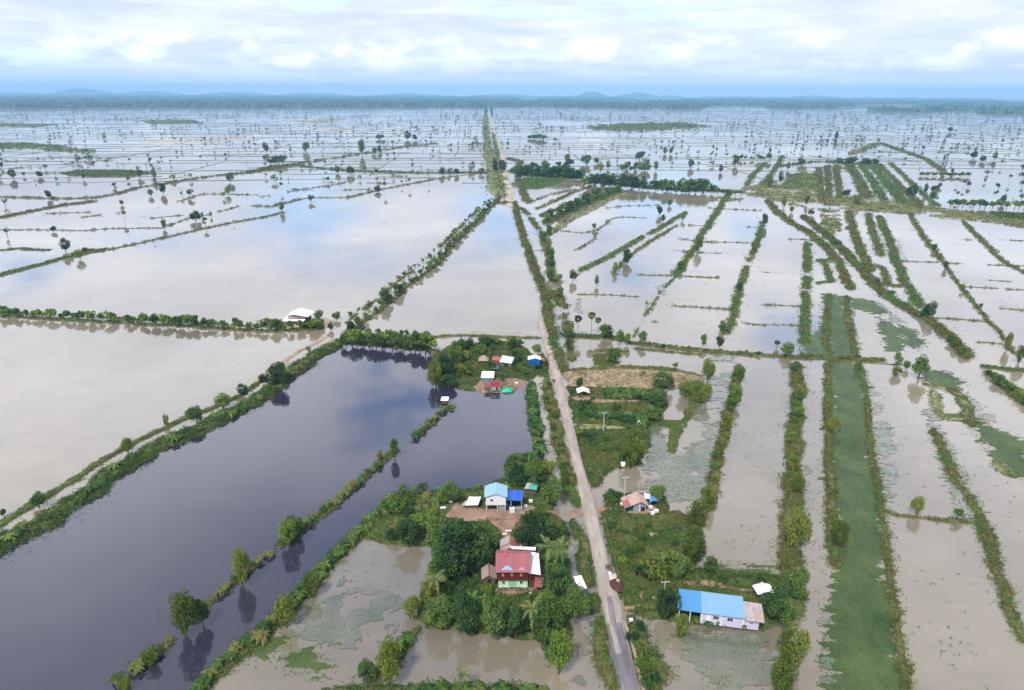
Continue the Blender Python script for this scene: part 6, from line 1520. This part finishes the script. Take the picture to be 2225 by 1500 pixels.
for x in (0, W):
    for y in (.1, 2.1): post(t, x, y, -.3, 1.15, .06, p_wood)
MB().box(.1, 1.2, -.2, W - .1, 2.0, .7).build('counter', p_dark, t)
for px, py, w_, lab in ((1408, 1106, 1.2, 'white wash basin between pink-roofed house and blue shelter'), (1422, 1114, 1.1, 'large white sack in the yard right of the pink-roofed house'), (1415, 1119, .9, 'pale lilac bundle in the yard right of the pink-roofed house'), (1349, 1099, .6, 'white bucket in the shade left of the pink-roofed house')):
    crate(px, py, w_, .7, .55, lab, p_white, 1.0, 'bundle', 'bundle')
# hut with pale roof
loc, rz, W = site(1256, 862, 1279, 862, .7)
t = thing('hut', 'small hut with pale hipped sheet roof at the foot of the brown field', 'hut', loc, rz)
gable('roof', r_white, t, 0, W, 0, 3.2, 1.5, 2.3, 'y', .35); MB().box(.3, .8, -.3, W - .3, 3.0, 1.5).build('wall', p_brick, t); MB().box(W * .45, .75, 0, W * .8, .8, 1.3).build('door', p_dark, t)
for x in (.05, W - .05): post(t, x, .05, -.3, 1.5, .07, p_wood)
loc, rz, W = site(1385, 925, 1400, 928, .7)
o = MB(); o.slab([(0, 0, 1.2), (W, 0, 1.1), (W, 1.6, 1.5), (0, 1.6, 1.6)], .05); [o.box(x, y, -.3, x + .08, y + .08, 1.2) for x in (0, W - .1) for y in (0, 1.4)]
tag(o.build('shelter', r_white, loc=loc, rotz=rz), 'little white sheet roof at the lower garden by the water', 'shelter')
loc, rz, W = site(1350, 1012, 1358, 1012, .7)
o = MB(); o.box(0, 0, -.3, W, .8, .5); o.slab([(-.1, -.1, .5), (W + .1, -.1, .5), (W + .1, .9, .7), (-.1, .9, .7)], .05)
tag(o.build('chicken_coop', r_white, loc=loc, rotz=rz), 'little white coop below the bright green garden', 'coop')
# flooded homestead
loc, rz, W = site(1046, 830, 1072, 830, .6)
t = thing('white_roofed_shed', 'blue-grey shed with bright white roof standing just above the water', 'shed', loc, rz)
MB().box(.1, 0, -.3, W - .1, 3.0, 1.7).build('wall', plain('slate_wall', (112, 122, 150)), t)
MB().slab([(-.2, -.3, 1.7), (W + .2, -.3, 1.7), (W + .35, 3.6, 2.7), (.1, 3.6, 2.7)], .06).build('roof', r_white, t)
loc, rz, W = site(1088, 795, 1110, 797, .6)
t = thing('tin_roofed_house', 'house with shiny white tin roof and brown tin wing in the flooded homestead', 'house', loc, rz)
MB().box(0, 0, -.3, W, 3.4, 1.8).build('wall', p_grey, t); MB().box(W * .1, -.04, .6, W * .8, 0, 1.5).build('opening', p_dark, t)
MB().slab([(-.3, -.7, 1.85), (W + .3, -.7, 1.6), (W + .5, 3.8, 2.5), (-.3, 3.8, 2.9)], .06).build('roof', r_white, t)
MB().box(-3.6, .8, -.3, -.05, 3.4, 1.8).build('wing_wall', p_brick, t)
gable('wing_roof', r_rust, t, -3.5, -.35, .8, 3.6, 1.85, 2.8, 'x', .25)
loc, rz, W = site(1041, 791, 1060, 791, .6)
t = thing('thatched_hut', 'hut with brown hipped thatch roof, first on the left in the flooded homestead', 'hut', loc, rz)
MB().box(.4, .4, -.3, W - .4, 3.0, 1.5).build('wall', p_wood, t)
b = MB(); e = [(-.3, -.3, 1.3), (W + .3, -.3, 1.3), (W + .3, 3.7, 1.3), (-.3, 3.7, 1.3)]; r1, r2 = (W * .42, 1.7, 3.0), (W * .58, 1.7, 3.0)
b.face([e[0], e[1], r2, r1]); b.face([e[1], e[2], r2]); b.face([e[2], e[3], r1, r2]); b.face([e[3], e[0], r1]); b.face([e[3], e[2], e[1], e[0]]); b.build('roof', p_thatch, t)
loc, rz, W = site(1148, 794, 1174, 794, .7)
t = thing('blue_stall', 'roadside stall with bright blue sheet front and white gable roof', 'stall', loc, rz)
pent(0, W, 0, 3.2, -.3, 2.3, 2.9, W * .55).build('wall', p_bluewall, t)
gable('roof', r_white, t, 0, W, 0, 3.2, 2.4, 3.05, 'y', .2, xr=W * .55)
MB().slab([(W + .2, 0, 2.3), (W + 1.7, 0, 1.7), (W + 1.7, 2.6, 1.9), (W + .2, 2.6, 2.5)], .05).build('side_roof', r_rust, t)
for y in (.1, 2.4): post(t, W + 1.5, y, -.3, 1.75, .06, p_wood)
loc, rz, W = site(1067, 852, 1087, 852, .3)
t = thing('waterside_shack', 'shack with maroon roof and grey front standing on legs in the pond edge', 'shack', loc, rz)
MB().box(0, 0, .5, W, 2.4, 2.2).build('wall', p_grey, t); MB().slab([(-.2, -.1, 2.2), (W + .1, -.1, 2.2), (W + .1, 2.6, 2.9), (-.2, 2.6, 2.9)], .06).build('roof', plain('maroon_roof', (140, 44, 56)), t)
MB().box(W * .55, -.04, .6, W * .75, 0, 1.9).build('door', p_dark, t); MB().box(-2.3, .5, .3, -.1, 2.4, 1.5).build('side_wall', p_brick, t); MB().slab([(-2.5, .3, 1.5), (-.1, .3, 1.6), (-.1, 2.6, 1.9), (-2.5, 2.6, 1.8)], .05).build('side_roof', p_brick, t)
for x in (-2.2, 0, W): 
    for y in (.1, 2.3): post(t, x, y, -.6, .6 if x > -1 else .5, .07, p_white)
loc, rz, W = site(1090, 852, 1114, 852, .3)
n = 18; V = []; 
for j in range(10):
    for i in range(n):
        u, v = i / (n - 1), j / 9; e = math.sin(math.pi * u) ** .5 * math.sin(math.pi * v) ** .5
        V.append((u * W, v * 2.6, 1.25 * e * (.7 + .5 * float(fbm(u * 4, v * 3, 3))) - .1))
o = mk('tarpaulin', V, [[j * n + i, j * n + i + 1, (j + 1) * n + i + 1, (j + 1) * n + i] for j in range(9) for i in range(n - 1)], p_plast, smooth=True, loc=loc, rotz=rz)
tag(o, 'rumpled green tarpaulin over a heap beside the waterside shack', 'tarpaulin')
loc, rz, W = site(959, 879, 973, 879, .0)
t = thing('pond_hut', 'tiny hut with white roof standing in the dark pond by the row end', 'hut', loc, rz)
MB().box(.1, .1, .5, W - .1, 1.5, 1.5).build('wall', p_wood, t); MB().slab([(-.2, -.2, 1.5), (W + .2, -.2, 1.5), (W + .3, 2.0, 2.0), (0, 2.0, 2.0)], .06).build('roof', r_white, t)
for x in (.1, W - .1):
    for y in (.15, 1.4): post(t, x, y, -.5, .55, .06, p_wood)
for i, (px, py, w_, lab) in enumerate([(1112, 801, 1.2, 'white sheet of scrap nearest the shiny tin roof'), (1120, 799, 1.0, 'crumpled white sheet in the middle of the scrap line'), (1128, 798, .9, 'white scrap farthest from the shiny tin roof'), (1134, 800, .9, 'pale blue scrap at the stall end of the scrap line'), (1120, 835, 1.0, 'small pale tank on the red soil by the water')]):
    crate(px, py, w_, .8, .5, lab, p_white if i != 3 else p_lilac, .65, 'scrap' if i < 4 else 'tank', 'scrap' if i < 4 else 'tank')
loc, rz, W = site(1068, 808, 1084, 808, .6)
t = thing('lean_to', 'dark lean-to with slate sheet roof between the tin-roofed house and the white-roofed shed', 'lean-to', loc, rz)
MB().slab([(-.2, 0, 1.2), (W, 0, 1.0), (W, 2.4, 1.6), (-.2, 2.4, 1.8)], .05).build('roof', plain('slate_sheet', (84, 92, 112)), t)
for x in (0, W - .1):
    for y in (.1, 2.2): post(t, x, y, -.3, 1.1, .05, p_wood)
# 7 white-roofed farm
loc, rz, W = site(622, 705, 664, 705, .5)
t = thing('white_roofed_farm', 'farm building with two large white roofs on the straight dike by the junction', 'farm building', loc, rz)
MB().box(.4, 1.0, -.3, W, 8.0, 2.6).build('wall', plain('wine_wall', (112, 70, 76)), t)
MB().slab([(-2.0, -.8, 1.9), (W - .6, -.8, 1.7), (W + .4, 2.6, 2.6), (-.6, 2.6, 2.8)], .08).build('front_roof', r_white, t)
b = MB(); b.slab([(.0, 2.2, 3.3), (W * .35, 2.0, 4.0), (W * .55, 9.5, 4.9), (.6, 9.5, 3.6)], .08); b.slab([(W * .35, 2.0, 4.0), (W + 1.0, 2.0, 2.9), (W + 2.0, 9.5, 3.2), (W * .55, 9.5, 4.9)], .08); b.build('main_roof', r_white, t)
MB().box(.5, 2.4, 2.6, W * .7, 2.6, 3.5).build('gable_wall', plain('wine_gable', (120, 84, 92)), t)
MB().box(W - .1, 1.0, -.3, W + .6, 8.0, 2.7).build('side_wall', p_dark, t)
crate(650, 711, 3.0, 2.0, 1.0, 'low white-topped pen in front of the white-roofed farm', p_white, .4, 'pen', 'pen')
# poles
def pole(px, py, hgt, lab, arm=True, z=.6):
    x, y = gp(px, py, z); t = thing('utility_pole', lab, 'utility pole', (x, y, z), .1, 'concrete poles along the road')
    MB().tube([(0, 0, -.5), (0, 0, hgt)], [.17, .11], 8).build('shaft', p_conc, t)
    if arm:
        MB().box(-.9, -.06, hgt - .35, .9, .06, hgt - .22).build('crossarm', p_conc, t)
        for k in (-.8, 0, .8): MB().tube([(k, 0, hgt - .22), (k, 0, hgt + .02)], [.06, .035], 6).build('insulator', p_white, t)
pole(1277, 832, 6.3, 'concrete pole in the brown field behind the pale hut'); pole(1311, 937, 6.6, 'concrete pole with crossarm in the green garden'); pole(1356, 1084, 6.6, 'concrete pole behind the pink-roofed house')
pole(1440, 1322, 6.8, 'concrete pole left of the long blue-roofed house'); pole(1220, 690, 6.0, 'concrete pole in the bushes beside the drowned road', False); pole(1170, 508, 7.0, 'concrete pole on the flooded verge by the blue water', False)
# cart on the road
x, y = gp(1203, 830, .9); t = thing('handcart', 'small dark two-wheeled handcart with a long crossbar on the road edge', 'handcart', (x, y, .92), .15)
MB().box(-.45, -.7, .45, .45, .7, .55).box(-.45, -.7, .55, -.4, .7, .8).box(.4, -.7, .55, .45, .7, .8).build('tray', p_wood, t)
MB().tube([(-1.6, .75, .75), (1.1, .75, .75)], .05, 6).build('crossbar', p_dark, t)
for sx in (-.55, .55):
    b = MB(); P_ = [(sx, math.cos(a) * .33, .33 + math.sin(a) * .33) for a in np.linspace(0, 2 * math.pi, 15)]; b.tube(P_, .045, 6, False)
    for a in range(4): b.tube([(sx, 0, .33), (sx, math.cos(a * 1.57) * .32, .33 + math.sin(a * 1.57) * .32)], .015, 4)
    b.build('wheel', p_dark, t)
MB().box(-.35, -.5, .55, .35, .4, 1.0).build('load', p_brick, t)
# heaps at the road edge
def heap(px, py, r, h, lab, mat, seed):
    x, y = gp(px, py, .9); n = 15; V = []; q = []
    for j in range(n):
        for i in range(n):
            u, v = i / (n - 1) * 2 - 1, j / (n - 1) * 2 - 1; d = math.hypot(u, v)
            V.append((u * r, v * r * 1.5, max(0, 1 - d) ** .8 * h * (.6 + .9 * float(fbm(u * 3 + seed, v * 3, seed))) - .12))
    q = [[j * n + i, j * n + i + 1, (j + 1) * n + i + 1, (j + 1) * n + i] for j in range(n - 1) for i in range(n - 1)]
    tag(mk('soil_heap', V, q, mat, loc=(x, y, .92)), lab, 'heap')
heap(1338, 1270, 1.5, .75, 'long dark brown earth heap on the road edge', plain('dark_soil', (82, 62, 54), .95, var=.3), 1)
heap(1321, 1233, .8, .4, 'small brown clod heap farther up the road edge', plain('brown_soil', (104, 78, 64), .95, var=.3), 2)
heap(1331, 1256, 1.0, .4, 'pale rubble heap between the two brown heaps', plain('pale_rubble', (206, 196, 184), .95, var=.2, scale=6), 3)
crate(1323, 1250, .6, .5, .4, 'white sack lying on the pale rubble by the road', p_white, 1.0, 'sack', 'sack'); crate(1340, 1266, .6, .4, .5, 'peach-coloured sack on the dark earth heap', plain('peach_sack', (214, 168, 140)), 1.3, 'sack', 'sack')
crate(1368, 1351, .7, .5, .4, 'white sack in the grass right of the blacktop', p_white, .9, 'sack', 'sack')
# ------------------------------------------------------------------ flush the collected masses
m_tanland = soil('brown_land', (132, 118, 94), (168, 150, 122), .15)
m_sand = soil('pale_sand', (150, 138, 128), (186, 174, 162), .05)
BM = {'sand': m_sand, 'bank': m_bank, 'bankfar': m_bankfar, 'turf': m_turf, 'turfy': m_turfy, 'tan': m_tan, 'dirt': m_dirt, 'tanland': m_tanland, 'reedbed': m_reedbed}
KN = {'embankment': 'embankment', 'plot': 'ground', 'road': 'road', 'plotfar': 'ground', 'side_track': 'path'}
for (kind, mt), parts in BANKS.items():
    V, Fq, t = join(parts); mk(KN[kind], V, Fq, BM[mt], smooth=True, kind='structure')
VM = {'scrub': (m_scrub, 'undergrowth'), 'lush': (m_lush, 'undergrowth'), 'yellow': (m_yellow, 'reeds'), 'dry': (m_dry, 'dry_grass'), 'reed': (m_reed, 'water_grass'), 'reedg': (m_reedg, 'grass'),
      'fartree': (m_far, 'woodland'), 'forest': (m_far, 'forest')}
tot = 0
m_murk = water_mat('murky_water', (.095, .108, .080, 1), (.19, .185, .142, 1), ior=1.95, rough=.05, scale=.08)
m_weed = water_mat('weedy_water', (.028, .052, .013, 1), (.082, .112, .036, 1), ior=1.33, rough=.4, scale=.11)
for src in (TUFTS, MATS):
    for k, parts in src.items():
        V, Fq, t = join(parts); tot += len(Fq)
        if k in ('weed', 'murk'):
            mk('water', V, Fq, m_weed if k == 'weed' else m_murk, kind='structure'); continue
        mk(VM[k][1], V, Fq, VM[k][0], tint=t, kind='stuff')
print('leaf faces in masses', tot, 'objects', len(D.objects))
